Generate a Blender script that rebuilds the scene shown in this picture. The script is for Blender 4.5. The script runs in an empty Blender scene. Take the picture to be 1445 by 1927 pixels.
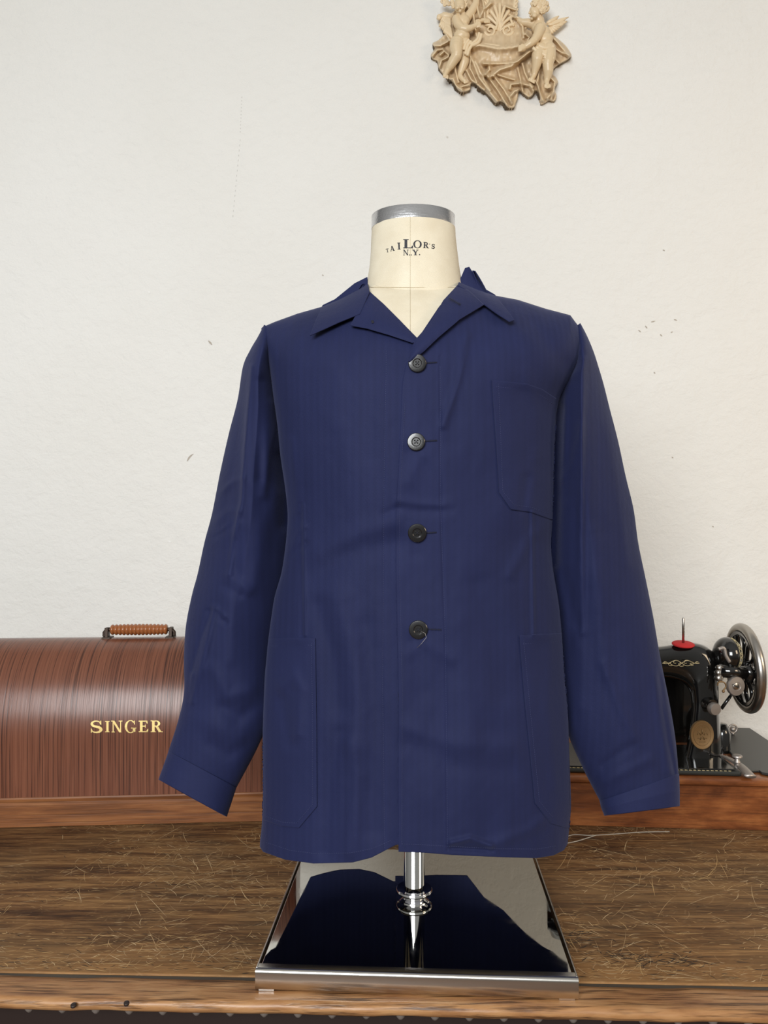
import bpy, bmesh, math, random
import numpy as np
from mathutils import Vector, Matrix
random.seed(7)
rng = np.random.RandomState(3)
PI = math.pi
# ------------------------------------------------------------------ measures
F, CX, HY = 1447.0, 722.5, 1012.0      # focal length in px, principal column, horizon row of the survey photograph
T = 0.80                                # table top height
CZ = T + 0.532                          # eye height
YW = 1.80                               # wall distance
def P(px, py, Y):
    return np.array(((px-CX)*Y/F, Y, CZ-(py-HY)*Y/F))
def PA(px, py, Y):
    px, py, Y = np.broadcast_arrays(np.asarray(px, float), np.asarray(py, float), np.asarray(Y, float))
    return np.stack(((px-CX)*Y/F, Y, CZ-(py-HY)*Y/F), axis=-1)
def onplane(px, py, z):                 # point at height z (above table top)
    Y = (0.532-z)*F/(py-HY)
    return P(px, py, Y)
C = bpy.context.scene.collection
# ------------------------------------------------------------------ objects
def tag(o, label=None, cat=None, group=None, kind=None):
    if label: o['label'] = label
    if cat: o['category'] = cat
    if group: o['group'] = group
    if kind: o['kind'] = kind
    return o
def empty(name, loc, label, cat, group=None):
    o = bpy.data.objects.new(name, None); C.objects.link(o)
    o.location = Vector(loc); o.empty_display_size = .05
    return tag(o, label, cat, group)
def attach(o, parent):
    if parent is not None:
        o.parent = parent
        l = parent.location if parent.type == 'EMPTY' else Vector((0, 0, 0))   # meshes carry world coordinates
        o.matrix_parent_inverse = Matrix.Translation(-l)
def link_mesh(name, me, mat, parent=None, smooth=True):
    o = bpy.data.objects.new(name, me); C.objects.link(o)
    if isinstance(mat, (list, tuple)):
        for m in mat: me.materials.append(m)
    elif mat: me.materials.append(mat)
    if smooth:
        me.polygons.foreach_set('use_smooth', [True]*len(me.polygons))
    attach(o, parent)
    return o
class MB:
    """mesh collector"""
    def __init__(s): s.v = []; s.f = []; s.m = []; s.n = 0
    def add(s, v, f, m=0):
        v = np.asarray(v, float).reshape(-1, 3)
        s.v.append(v); s.f += [tuple(int(i)+s.n for i in q) for q in f]; s.m += [m]*len(f); s.n += len(v)
        return s
    def build(s, name, mat, parent=None, smooth=True, auto=None):
        me = bpy.data.meshes.new(name)
        v = np.concatenate(s.v)
        me.from_pydata(v.tolist(), [], s.f)
        me.update()
        if isinstance(mat, (list, tuple)): me.polygons.foreach_set('material_index', s.m)
        o = link_mesh(name, me, mat, parent, smooth)
        bm = bmesh.new(); bm.from_mesh(me); bmesh.ops.recalc_face_normals(bm, faces=bm.faces[:]); bm.to_mesh(me); bm.free()
        if auto:
            me.set_sharp_from_angle(angle=math.radians(auto))
        return o
def gridfaces(nr, nc, closed=False, off=0):
    f = []
    cc = nc if closed else nc-1
    for r in range(nr-1):
        for c in range(cc):
            a = r*nc+c; b = r*nc+(c+1) % nc
            f.append((a+off, b+off, b+nc+off, a+nc+off))
    return f
def big_grid(name, pts, mat, parent=None, closed=False, extra=None):
    nr, nc = pts.shape[:2]
    r = np.arange(nr-1)[:, None]; c = np.arange(nc if closed else nc-1)[None, :]
    a = r*nc+c; b = r*nc+(c+1) % nc
    q = np.stack((a, b, b+nc, a+nc), axis=-1).reshape(-1, 4)
    v = pts.reshape(-1, 3)
    n_ = np.cross(v[q[:, 1]]-v[q[:, 0]], v[q[:, 3]]-v[q[:, 0]])      # outward: towards the room, or away from the tube's axis
    if closed: flip = (n_*(v[q[:, 0]]-np.repeat(pts.mean(axis=1), nc, axis=0)[q[:, 0]])).sum() < 0
    else: flip = n_[:, 1].sum() > 0
    if flip: q = q[:, ::-1]
    if extra is not None:                     # second grid with same layout
        q = np.concatenate((q, q[:, ::-1]+len(v))); v = np.concatenate((v, extra.reshape(-1, 3)))
    me = bpy.data.meshes.new(name)
    me.vertices.add(len(v)); me.vertices.foreach_set('co', v.astype(np.float32).ravel())
    me.loops.add(q.size); me.loops.foreach_set('vertex_index', q.astype(np.int32).ravel())
    me.polygons.add(len(q))
    me.polygons.foreach_set('loop_start', np.arange(0, q.size, 4, dtype=np.int32))
    me.polygons.foreach_set('loop_total', np.full(len(q), 4, dtype=np.int32))
    me.update(calc_edges=True); me.validate()
    return link_mesh(name, me, mat, parent)
def solid(o, t, off=-1):
    m = o.modifiers.new('Solid', 'SOLIDIFY'); m.thickness = t; m.offset = off; return o
def bevel(o, w, seg=3, ang=35):
    m = o.modifiers.new('Bevel', 'BEVEL'); m.width = w; m.segments = seg; m.limit_method = 'ANGLE'; m.angle_limit = math.radians(ang)
    m.harden_normals = False; return o
def box_vf(x0, x1, y0, y1, z0, z1):
    v = [(x, y, z) for z in (z0, z1) for y in (y0, y1) for x in (x0, x1)]
    f = [(0, 2, 3, 1), (4, 5, 7, 6), (0, 1, 5, 4), (2, 6, 7, 3), (0, 4, 6, 2), (1, 3, 7, 5)]
    return np.array(v, float), f
def frame(cx, cy, yaw, z=T):            # local -> world transform
    c, s = math.cos(yaw), math.sin(yaw)
    def g(v):
        v = np.asarray(v, float)
        return np.stack((cx+v[..., 0]*c-v[..., 1]*s, cy+v[..., 0]*s+v[..., 1]*c, z+v[..., 2]), axis=-1)
    return g
ident = lambda v: np.asarray(v, float)
def axes(d):
    d = Vector(d).normalized()
    a = Vector((0, 0, 1)) if abs(d.z) < .9 else Vector((1, 0, 0))
    u = d.cross(a).normalized(); w = d.cross(u).normalized()
    return np.array(u), np.array(w)
def tube(mb, pts, rad, n=14, cap=True, m=0, closed=False, flat=None):
    pts = np.asarray(pts, float); k = len(pts)
    rad = np.broadcast_to(np.asarray(rad, float), (k,))
    vs = []
    u = None
    for i in range(k):
        if closed: d = pts[(i+1) % k]-pts[i-1]
        else: d = pts[min(i+1, k-1)]-pts[max(i-1, 0)]
        d = d/(np.linalg.norm(d)+1e-12)
        if u is None: u, w = axes(d)
        else:
            u = u-d*np.dot(u, d); u = u/(np.linalg.norm(u)+1e-12)
        w = np.cross(d, u)
        fl = 1 if flat is None else flat
        for j in range(n):
            a = 2*PI*j/n
            vs.append(pts[i]+rad[i]*(u*math.cos(a)+w*math.sin(a)*fl))
    f = gridfaces(k, n, True)
    if closed:
        f += [((k-1)*n+j, (k-1)*n+(j+1) % n, (j+1) % n, j) for j in range(n)]
    elif cap:
        f += [tuple(range(n))[::-1], tuple((k-1)*n+j for j in range(n))]
    mb.add(vs, f, m)
def lathe(mb, origin, axis, prof, n=40, m=0, cap=True, ell=None):
    """prof: (r, h) along axis"""
    u, w = axes(axis); ax = np.array(Vector(axis).normalized()); o = np.array(origin, float)
    e = ell or (1, 1)
    vs = []
    for r, h in prof:
        for j in range(n):
            a = 2*PI*j/n
            vs.append(o+ax*h+u*math.cos(a)*r*e[0]+w*math.sin(a)*r*e[1])
    f = gridfaces(len(prof), n, True)
    if cap: f += [tuple(range(n)), tuple((len(prof)-1)*n+j for j in range(n))]
    mb.add(vs, f, m)
def ball(mb, c, r, seg=14, m=0, sc=(1, 1, 1)):
    vs = [(0, 0, 1)]
    for i in range(1, seg//2):
        t = PI*i/(seg//2)
        for j in range(seg):
            a = 2*PI*j/seg
            vs.append((math.sin(t)*math.cos(a), math.sin(t)*math.sin(a), math.cos(t)))
    vs.append((0, 0, -1))
    f = [(0, 1+j, 1+(j+1) % seg) for j in range(seg)]
    for i in range(seg//2-2):
        for j in range(seg):
            a = 1+i*seg+j; b = 1+i*seg+(j+1) % seg
            f.append((a, a+seg, b+seg, b))
    l = len(vs)-1; b0 = 1+(seg//2-2)*seg
    f += [(l, b0+(j+1) % seg, b0+j) for j in range(seg)]
    mb.add(np.array(vs)*r*np.array(sc)+np.array(c), f, m)
def catmull(p, n):
    p = np.asarray(p, float); k = len(p)
    t = np.linspace(0, k-1, n); i = np.clip(t.astype(int), 0, k-2); u = (t-i)[:, None]
    p0 = p[np.clip(i-1, 0, k-1)]; p1 = p[i]; p2 = p[i+1]; p3 = p[np.clip(i+2, 0, k-1)]
    return .5*((2*p1)+(-p0+p2)*u+(2*p0-5*p1+4*p2-p3)*u*u+(-p0+3*p1-3*p2+p3)*u**3)
def polyres(p, n):                      # resample a polyline by arc length
    p = np.asarray(p, float); d = np.r_[0, np.cumsum(np.linalg.norm(np.diff(p, axis=0), axis=1))]
    t = np.linspace(0, d[-1], n)
    return np.stack([np.interp(t, d, p[:, i]) for i in range(p.shape[1])], axis=-1)
_tab = rng.rand(256, 256)
def vnoise(x, y):
    x = np.asarray(x, float); y = np.asarray(y, float)
    xi = np.floor(x).astype(int); yi = np.floor(y).astype(int); fx = x-xi; fy = y-yi
    fx = fx*fx*(3-2*fx); fy = fy*fy*(3-2*fy)
    g = lambda a, b: _tab[a % 256, b % 256]
    return (g(xi, yi)*(1-fx)+g(xi+1, yi)*fx)*(1-fy)+(g(xi, yi+1)*(1-fx)+g(xi+1, yi+1)*fx)*fy-.5
def seg_field(x, y, segs):
    """sum of rounded ridges: (points, width, amplitude)"""
    h = np.zeros(np.broadcast(x, y).shape)
    for pts, w, a in segs:
        best = None
        for (x0, y0), (x1, y1) in zip(pts[:-1], pts[1:]):
            dx, dy = x1-x0, y1-y0; L = dx*dx+dy*dy+1e-9
            t = np.clip(((x-x0)*dx+(y-y0)*dy)/L, 0, 1)
            d2 = (x-x0-t*dx)**2+(y-y0-t*dy)**2
            best = d2 if best is None else np.minimum(best, d2)
        h = h+a*np.exp(-best/(w*w))
    return h
def crease_field(x, y, segs):
    """sharp folds: steep on one side of the line, long slope on the other: (points, width, amplitude, side)"""
    h = np.zeros(np.broadcast(x, y).shape)
    for pts, w, a, sd in segs:
        best = np.full(h.shape, 1e12); sg = np.zeros(h.shape)
        k = len(pts)-1
        for i, ((x0, y0), (x1, y1)) in enumerate(zip(pts[:-1], pts[1:])):
            dx, dy = x1-x0, y1-y0; L = dx*dx+dy*dy+1e-9
            tt = ((x-x0)*dx+(y-y0)*dy)/L; t = np.clip(tt, 0, 1)
            d2 = (x-x0-t*dx)**2+(y-y0-t*dy)**2
            m = d2 < best; best = np.where(m, d2, best)
            sg = np.where(m, ((x-x0)*dy-(y-y0)*dx)/math.sqrt(L), sg)
        d = np.sqrt(best); wt = np.where(sg*sd > 0, w, w*.14)
        yy = [p[1] for p in pts]; lo, hi = min(yy), max(yy); e = np.clip((y-lo)/(.35*(hi-lo)+4)+.0, 0, 1)*np.clip((hi-y)/(.35*(hi-lo)+4), 0, 1); e = e*e*(3-2*e)
        h = h+a*np.exp(-(d/wt)**1.3)*e
    return h
# ------------------------------------------------------------------ materials
def nt(name):
    m = bpy.data.materials.new(name); m.use_nodes = True
    t = m.node_tree; b = t.nodes['Principled BSDF']
    return m, t, b
def setin(n, **k):
    for a, v in k.items():
        n.inputs[a.replace('_', ' ')].default_value = v
def node(t, typ, **k):
    n = t.nodes.new(typ)
    for a, v in k.items():
        if a in n.inputs: n.inputs[a].default_value = v
        else: setattr(n, a, v)
    return n
def lk(t, a, ao, b, bi): t.links.new(a.outputs[ao], b.inputs[bi])
def ramp(t, stops, interp='LINEAR'):
    n = t.nodes.new('ShaderNodeValToRGB'); cr = n.color_ramp; cr.interpolation = interp
    while len(cr.elements) < len(stops): cr.elements.new(.5)
    for e, (p, c) in zip(cr.elements, stops):
        e.position = p; e.color = (c[0], c[1], c[2], 1) if not isinstance(c, (int, float)) else (c, c, c, 1)
    return n
def mapping(t, scale=(1, 1, 1), rot=(0, 0, 0), loc=(0, 0, 0), src='Object'):
    tc = t.nodes.new('ShaderNodeTexCoord'); mp = t.nodes.new('ShaderNodeMapping')
    mp.inputs['Scale'].default_value = scale; mp.inputs['Rotation'].default_value = rot; mp.inputs['Location'].default_value = loc
    lk(t, tc, src, mp, 'Vector'); return mp
def noise(t, mp, scale=5, detail=4, rough=.55, dist=0):
    n = node(t, 'ShaderNodeTexNoise', Scale=scale, Detail=detail, Roughness=rough, Distortion=dist)
    lk(t, mp, 'Vector', n, 'Vector'); return n
def math_(t, op, a, b=None, c=None):
    n = t.nodes.new('ShaderNodeMath'); n.operation = op
    for i, v in enumerate((a, b, c)):
        if v is None: continue
        if isinstance(v, (int, float)): n.inputs[i].default_value = v
        else: t.links.new(v, n.inputs[i])
    return n.outputs[0]
def mixc(t, fac, a, b, mode='MIX'):
    n = t.nodes.new('ShaderNodeMix'); n.data_type = 'RGBA'; n.blend_type = mode
    for s, v in ((0, fac), (6, a), (7, b)):
        if isinstance(v, (int, float)): n.inputs[s].default_value = v
        elif isinstance(v, tuple): n.inputs[s].default_value = (v[0], v[1], v[2], 1)
        else: t.links.new(v, n.inputs[s])
    return n.outputs[2]
def bump(t, b, h, strength=.3, dist=.001, prev=None):
    n = node(t, 'ShaderNodeBump', Strength=strength, Distance=dist)
    t.links.new(h, n.inputs['Height'])
    if prev is not None: t.links.new(prev.outputs[0], n.inputs['Normal'])
    if b is not None: lk(t, n, 'Normal', b, 'Normal')
    return n
def plain(name, col, rough=.5, metal=0, **k):
    m, t, b = nt(name)
    setin(b, Base_Color=(*col, 1), Roughness=rough, Metallic=metal)
    for a, v in k.items(): b.inputs[a.replace('_', ' ')].default_value = v
    return m

def mat_plaster():
    m, t, b = nt('painted_plaster')
    mp = mapping(t)
    big = noise(t, mp, 1.3, 3, .5); mid = noise(t, mp, 16, 5, .6, .3); fine = noise(t, mp, 90, 4, .65)
    mp2 = mapping(t, (1, 1, 1.5), (0, .7, 0)); tr = noise(t, mp2, 34, 5, .7, 1.2)
    c = ramp(t, [(.3, (.77, .755, .71)), (.7, (.82, .81, .775))]); lk(t, big, 'Fac', c, 'Fac')
    # small chips and specks
    v = node(t, 'ShaderNodeTexVoronoi', Scale=9.0, Randomness=1.0); lk(t, mp, 'Vector', v, 'Vector')
    sp = ramp(t, [(0, 1), (.035, .0)]); lk(t, v, 'Distance', sp, 'Fac')
    gate = ramp(t, [(.58, 0), (.62, 1)]); lk(t, mid, 'Fac', gate, 'Fac')
    k = math_(t, 'MULTIPLY', sp.outputs[0], gate.outputs[0])
    t.links.new(mixc(t, k, c.outputs[0], (.52, .47, .40)), b.inputs['Base Color'])
    setin(b, Roughness=.75)
    h = math_(t, 'ADD', math_(t, 'MULTIPLY', mid.outputs['Fac'], .9), math_(t, 'MULTIPLY', tr.outputs['Fac'], .35))
    h = math_(t, 'ADD', h, math_(t, 'MULTIPLY', fine.outputs['Fac'], .25))
    bump(t, b, h, .62, .007)
    return m
def mat_cloth(name, col, stripes=1.0):
    m, t, b = nt(name)
    tc = t.nodes.new('ShaderNodeTexCoord'); sx = t.nodes.new('ShaderNodeSeparateXYZ'); lk(t, tc, 'Object', sx, 0)
    x, z = sx.outputs[0], sx.outputs[2]
    pp = t.nodes.new('ShaderNodeMath'); pp.operation = 'PINGPONG'; t.links.new(x, pp.inputs[0]); pp.inputs[1].default_value = .0045
    tw = math_(t, 'SINE', math_(t, 'MULTIPLY', math_(t, 'ADD', z, pp.outputs[0]), 2*PI/.0017))
    col_id = math_(t, 'SINE', math_(t, 'MULTIPLY', x, PI/.0045))
    mp = mapping(t); big = noise(t, mp, 6, 4, .6); fine = noise(t, mp, 900, 2, .5)
    wob = noise(t, mapping(t, (60, 60, 2)), 1, 2, .5)
    f = math_(t, 'ADD', math_(t, 'MULTIPLY', col_id, .05*stripes), math_(t, 'MULTIPLY', math_(t, 'SUBTRACT', big.outputs['Fac'], .5), .35))
    f = math_(t, 'ADD', f, math_(t, 'MULTIPLY', math_(t, 'SUBTRACT', wob.outputs['Fac'], .5), .35*stripes))
    f = math_(t, 'ADD', f, math_(t, 'MULTIPLY', tw, .07))
    f = math_(t, 'ADD', f, math_(t, 'MULTIPLY', math_(t, 'SUBTRACT', fine.outputs['Fac'], .5), .3))
    f = math_(t, 'ADD', f, 1.0)
    hs = node(t, 'ShaderNodeHueSaturation'); hs.inputs['Color'].default_value = (*col, 1); t.links.new(f, hs.inputs['Value'])
    lk(t, hs, 'Color', b, 'Base Color')
    setin(b, Roughness=.72); b.inputs['Specular IOR Level'].default_value = .16
    b.inputs['Sheen Weight'].default_value = .10; b.inputs['Sheen Roughness'].default_value = .45
    b.inputs['Sheen Tint'].default_value = (.55, .6, 1, 1)
    b1 = bump(t, None, tw, .18, .0003)
    bump(t, b, noise(t, mp, 45, 4, .6).outputs['Fac'], .25, .003, b1)
    return m
def wood_grain(name, cols, scale, rough=.35, coat=.3, bumpd=.0006, wave=None, rot=(0, 0, 0), streak=(.35, .75), dark=.55, lines=220):
    """scale stretches the noise along the grain"""
    m, t, b = nt(name)
    mp = mapping(t, scale, rot); n1 = noise(t, mp, 1.0, 8, .62, .25)
    mpb = mapping(t, tuple(s*.18 for s in scale), rot); n2 = noise(t, mpb, 1.0, 4, .5, .6)
    mx = max(scale)
    mpl = mapping(t, tuple(s*lines/mx if s == mx else s*1.0 for s in scale), rot); n3 = noise(t, mpl, 1.0, 3, .6, .1)
    c = ramp(t, [(.3, cols[0]), (.5, cols[1]), (.72, cols[2])]); lk(t, n1, 'Fac', c, 'Fac')
    c2 = mixc(t, math_(t, 'MULTIPLY', n2.outputs['Fac'], .6), c.outputs[0], cols[3], 'MIX')
    l = ramp(t, [(streak[0], 0), (streak[1], 1)]); lk(t, n3, 'Fac', l, 'Fac')
    c3 = mixc(t, math_(t, 'MULTIPLY', l.outputs[0], dark), c2, cols[4], 'MIX')
    t.links.new(c3, b.inputs['Base Color'])
    setin(b, Roughness=rough); b.inputs['Specular IOR Level'].default_value = .3; b.inputs['Coat Weight'].default_value = coat; b.inputs['Coat Roughness'].default_value = .25
    bump(t, b, math_(t, 'SUBTRACT', n1.outputs['Fac'], math_(t, 'MULTIPLY', l.outputs[0], .8)), .6, bumpd)
    return m, t, b, c3
def mat_table():
    m, t, b = nt('worn_walnut_top')
    mp = mapping(t, (1.6, 16, 16)); n1 = noise(t, mp, 2.2, 10, .68, .6)
    mpf = mapping(t, (9, 150, 150)); n2 = noise(t, mpf, 1.6, 6, .65, .4)
    mpb = mapping(t, (2.2, 3.5, 3)); n3 = noise(t, mpb, 2.0, 4, .55, .5)
    c = ramp(t, [(.36, (.020, .008, .004)), (.45, (.085, .036, .013)), (.53, (.22, .108, .040)), (.64, (.46, .255, .10))])
    s = math_(t, 'ADD', math_(t, 'MULTIPLY', n1.outputs['Fac'], .6), math_(t, 'MULTIPLY', n2.outputs['Fac'], .4)); t.links.new(s, c.inputs['Fac'])
    warm = ramp(t, [(.38, 0), (.65, 1)]); lk(t, n3, 'Fac', warm, 'Fac')
    base = mixc(t, math_(t, 'MULTIPLY', warm.outputs[0], .45), c.outputs[0], (.20, .125, .062))
    # front zone is lighter and more golden
    tc = t.nodes.new('ShaderNodeTexCoord'); sp = t.nodes.new('ShaderNodeSeparateXYZ'); lk(t, tc, 'Object', sp, 0)
    wr = t.nodes.new('ShaderNodeMapRange'); t.links.new(math_(t, 'ADD', sp.outputs[1], math_(t, 'MULTIPLY', n3.outputs['Fac'], .12)), wr.inputs[0])
    wr.inputs[1].default_value = .96; wr.inputs[2].default_value = 1.09; wr.inputs[3].default_value = 1; wr.inputs[4].default_value = 0
    base = mixc(t, math_(t, 'MULTIPLY', wr.outputs[0], .5), base, (.50, .26, .095), 'MIX')
    base = mixc(t, math_(t, 'MULTIPLY', math_(t, 'SUBTRACT', 1.0, n2.outputs['Fac']), .55), base, mixc(t, .6, base, (.02, .01, .006)))
    # scratches: thin cell walls in stretched, warped coordinates
    tot = None; 
    for i, (sc, rt, w, amt, g) in enumerate([((5, 34, 5), .5, .012, .8, .50), ((7, 40, 5), -.75, .012, .8, .5), ((4, 22, 5), 1.2, .010, .7, .54), ((14, 70, 5), .12, .03, .7, .47), ((20, 60, 5), .9, .03, .55, .52)]):
        wn = noise(t, mapping(t, (1, 1, 1), (0, 0, rt), (i*3.1, i, 0)), 7, 2, .5)
        mpS = mapping(t, sc, (0, 0, rt), (i*2.3, i*1.7, 0))
        ad = node(t, 'ShaderNodeVectorMath'); ad.operation = 'MULTIPLY_ADD'
        lk(t, wn, 'Color', ad, 0); ad.inputs[1].default_value = (.9, .9, 0); lk(t, mpS, 'Vector', ad, 2)
        v = node(t, 'ShaderNodeTexVoronoi', Scale=1.0, Randomness=1.0, feature='DISTANCE_TO_EDGE'); lk(t, ad, 0, v, 'Vector')
        r = ramp(t, [(0, 1), (w, 0)]); lk(t, v, 'Distance', r, 'Fac')
        gn = noise(t, mapping(t, (1, 1, 1), (0, 0, 0), (i*5.3, 2*i, 0)), 13+4*i, 3, .6)
        gr = ramp(t, [(g, 0), (g+.09, 1)]); lk(t, gn, 'Fac', gr, 'Fac')
        q = math_(t, 'MULTIPLY', math_(t, 'MULTIPLY', r.outputs[0], gr.outputs[0]), amt)
        tot = q if tot is None else math_(t, 'MAXIMUM', tot, q)
    base = mixc(t, math_(t, 'MULTIPLY', tot, .25), base, (.46, .30, .15))
    # fine pale hairs of worn fibre
    mh = mapping(t, (30, 260, 30), (0, 0, .05)); nh = noise(t, mh, 1, 4, .7, 1.5)
    hr = ramp(t, [(.60, 0), (.68, 1)]); lk(t, nh, 'Fac', hr, 'Fac')
    base = mixc(t, math_(t, 'MULTIPLY', hr.outputs[0], .45), base, (.40, .255, .125))
    t.links.new(base, b.inputs['Base Color'])
    rr = ramp(t, [(.3, .48), (.7, .75)]); lk(t, n3, 'Fac', rr, 'Fac'); lk(t, rr, 'Color', b, 'Roughness'); b.inputs['Specular IOR Level'].default_value = .22
    hgt = math_(t, 'SUBTRACT', n2.outputs['Fac'], math_(t, 'MULTIPLY', tot, .5))
    bump(t, b, hgt, .5, .0008)
    return m
M = {}
M['wall'] = mat_plaster()
M['cloth'] = mat_cloth('navy_herringbone', (.0142, .0185, .063), .7)
M['cloth_flat'] = mat_cloth('navy_twill', (.0149, .0193, .065), .25)
M['stitch'] = plain('navy_thread', (.032, .040, .115), .7)
M['stitch_light'] = plain('worn_navy_thread', (.055, .062, .17), .7)
M['black_thread'] = plain('black_thread', (.008, .009, .02), .7)
M['button'] = plain('black_polished_button', (.008, .008, .009), .24, 0, Specular_IOR_Level=.6, Coat_Weight=.25)
M['hole'] = plain('button_hole', (.001, .001, .001), .6)
M['table'] = mat_table()
M['case'], *_ = wood_grain('bent_oak_veneer', [(.15, .050, .026), (.20, .072, .038), (.26, .10, .055), (.13, .042, .024), (.030, .011, .008)], (300, 4, 4), .30, .3, .0004, streak=(.50, .66), dark=.85, lines=420)
M['oak'], *_ = wood_grain('oak_base', [(.10, .034, .011), (.26, .095, .030), (.42, .18, .062), (.16, .055, .018), (.04, .014, .006)], (5, 40, 70), .5, .08, .0005, streak=(.5, .72), dark=.6, lines=260)
M['oak_red'], *_ = wood_grain('varnished_oak_base', [(.055, .015, .006), (.24, .075, .022), (.48, .18, .055), (.11, .034, .012), (.03, .010, .005)], (9, 20, 26), .3, .5, .0005, streak=(.5, .75), dark=.65, lines=240)
M['nosing'], *_ = wood_grain('worn_table_edge', [(.17, .07, .027), (.42, .22, .09), (.60, .36, .17), (.26, .11, .043), (.035, .014, .007)], (11, 60, 60), .36, .15, .0010, streak=(.50, .66), dark=.8, lines=200)
M['dark_wood'] = plain('dark_carved_wood', (.018, .009, .007), .5)
M['bead'] = plain('grey_brown_bead', (.20, .17, .15), .4)
M['groove'] = plain('dark_wax_groove', (.055, .045, .034), .6)
M['turned'] = plain('turned_orange_wood', (.33, .105, .03), .3, 0, Coat_Weight=.5)
M['bracket'] = plain('aged_bronze_iron', (.07, .05, .04), .45, .8)
M['gold'] = plain('gilt_transfer', (.78, .58, .22), .38, .35)
M['pale_gold'] = plain('pale_gilt_transfer', (.62, .52, .30), .45, .3)
M['chrome'] = plain('chrome', (.80, .80, .82), .06, 1)
M['brushed'] = plain('brushed_steel', (.66, .63, .58), .22, 1)
def mat_plate():
    m, t, b = nt('mirror_polished_plate')
    n = noise(t, mapping(t), 30, 5, .65); r = ramp(t, [(.5, .02), (.8, .14)]); lk(t, n, 'Fac', r, 'Fac'); lk(t, r, 'Color', b, 'Roughness')
    setin(b, Base_Color=(.66, .66, .62, 1), Metallic=1.0); return m
M['plate'] = mat_plate()
def mat_alu():
    m, t, b = nt('aluminium_cap')
    n = noise(t, mapping(t, (1, 1, 40)), 60, 3, .6)
    setin(b, Base_Color=(.66, .66, .67, 1), Metallic=1.0)
    r = ramp(t, [(.3, .12), (.7, .34)]); lk(t, n, 'Fac', r, 'Fac'); lk(t, r, 'Color', b, 'Roughness')
    bump(t, b, noise(t, mapping(t), 240, 3, .6).outputs['Fac'], .35, .0008)
    return m
M['alu'] = mat_alu()
def mat_linen():
    m, t, b = nt('cream_linen')
    tc = t.nodes.new('ShaderNodeTexCoord'); sx = t.nodes.new('ShaderNodeSeparateXYZ'); lk(t, tc, 'Object', sx, 0)
    wv = math_(t, 'MULTIPLY', math_(t, 'SINE', math_(t, 'MULTIPLY', sx.outputs[0], 2*PI/.0018)), math_(t, 'SINE', math_(t, 'MULTIPLY', sx.outputs[2], 2*PI/.0018)))
    n = noise(t, mapping(t), 25, 5, .6)
    c = ramp(t, [(.3, (.66, .58, .43)), (.7, (.74, .67, .52))]); lk(t, n, 'Fac', c, 'Fac'); lk(t, c, 'Color', b, 'Base Color')
    setin(b, Roughness=.7); bump(t, b, wv, .25, .0003)
    return m
M['linen'] = mat_linen()
M['seam'] = plain('linen_seam', (.50, .42, .28), .8)
M['ink'] = plain('black_print', (.012, .012, .02), .6)
def mat_resin():
    m, t, b = nt('antique_cream_resin')
    mp = mapping(t); n = noise(t, mp, 35, 5, .6)
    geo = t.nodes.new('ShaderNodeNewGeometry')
    # brown glaze in the hollows, deepened to paint crevice shade into the colour
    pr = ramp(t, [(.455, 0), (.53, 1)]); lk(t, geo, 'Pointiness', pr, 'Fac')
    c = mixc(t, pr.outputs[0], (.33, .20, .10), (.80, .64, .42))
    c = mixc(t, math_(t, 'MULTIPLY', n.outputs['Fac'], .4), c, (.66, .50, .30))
    t.links.new(c, b.inputs['Base Color']); setin(b, Roughness=.38)
    return m
M['resin'] = mat_resin()
M['resin_body'] = plain('polished_cream_resin', (.72, .56, .35), .34)
M['japan'] = plain('black_japanned_iron', (.006, .0055, .005), .12, 0, Coat_Weight=.7, Coat_Roughness=.05)
M['japan_worn'] = plain('worn_black_iron', (.035, .037, .033), .28, .2)
M['leaf'] = plain('scuffed_dark_metal', (.055, .058, .056), .38, .5)
M['steel'] = plain('worn_nickel', (.45, .42, .38), .3, 1)
M['steel_dull'] = plain('dull_nickel', (.42, .38, .35), .45, .85)
M['brass'] = plain('aged_brass_badge', (.25, .15, .065), .45, .6)
M['brass_dark'] = plain('aged_brass_relief', (.20, .12, .05), .5, .5)
M['red'] = plain('red_felt', (.52, .018, .02), .8)
M['floor'], *_ = wood_grain('floor_boards', [(.10, .05, .025), (.16, .09, .05), (.22, .13, .08), (.12, .06, .03), (.05, .02, .01)], (3, 40, 40), .5, .1)
M['cord'] = plain('clear_thread', (.42, .38, .32), .4)
# ------------------------------------------------------------------ the room
def slab(name, x0, x1, y0, y1, z0, z1, mat, kind='structure'):
    v, f = box_vf(x0, x1, y0, y1, z0, z1)
    o = MB().add(v, f).build(name, mat, None, False); tag(o, kind=kind); return o
slab('wall_back', -3.2, 3.2, YW, YW+.12, 0, 3.3, M['wall'])
slab('floor', -3.2, 3.2, -2.2, YW, -.08, 0, M['floor'])
# ------------------------------------------------------------------ letters
def stroke(out, pts, w):
    pts = np.asarray(pts, float); k = len(pts); w = np.broadcast_to(np.asarray(w, float), (k,))
    d = np.gradient(pts, axis=0) if k > 2 else np.array([pts[1]-pts[0]]*2)
    d = d/(np.linalg.norm(d, axis=1)[:, None]+1e-9); nrm = np.stack((-d[:, 1], d[:, 0]), axis=-1)
    a = pts+nrm*w[:, None]/2; b = pts-nrm*w[:, None]/2
    for i in range(k-1): out.append([a[i], a[i+1], b[i+1], b[i]])
def rect(out, x0, y0, x1, y1): out.append([(x0, y0), (x1, y0), (x1, y1), (x0, y1)])
def diag(out, x0, y0, x1, y1, w): out.append([(x0, y0), (x0+w, y0), (x1+w, y1), (x1, y1)])
def arcpts(cx, cy, rx, ry, a0, a1, n=22):
    a = np.radians(np.linspace(a0, a1, n)); return np.stack((cx+rx*np.cos(a), cy+ry*np.sin(a)), axis=-1)
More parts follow.
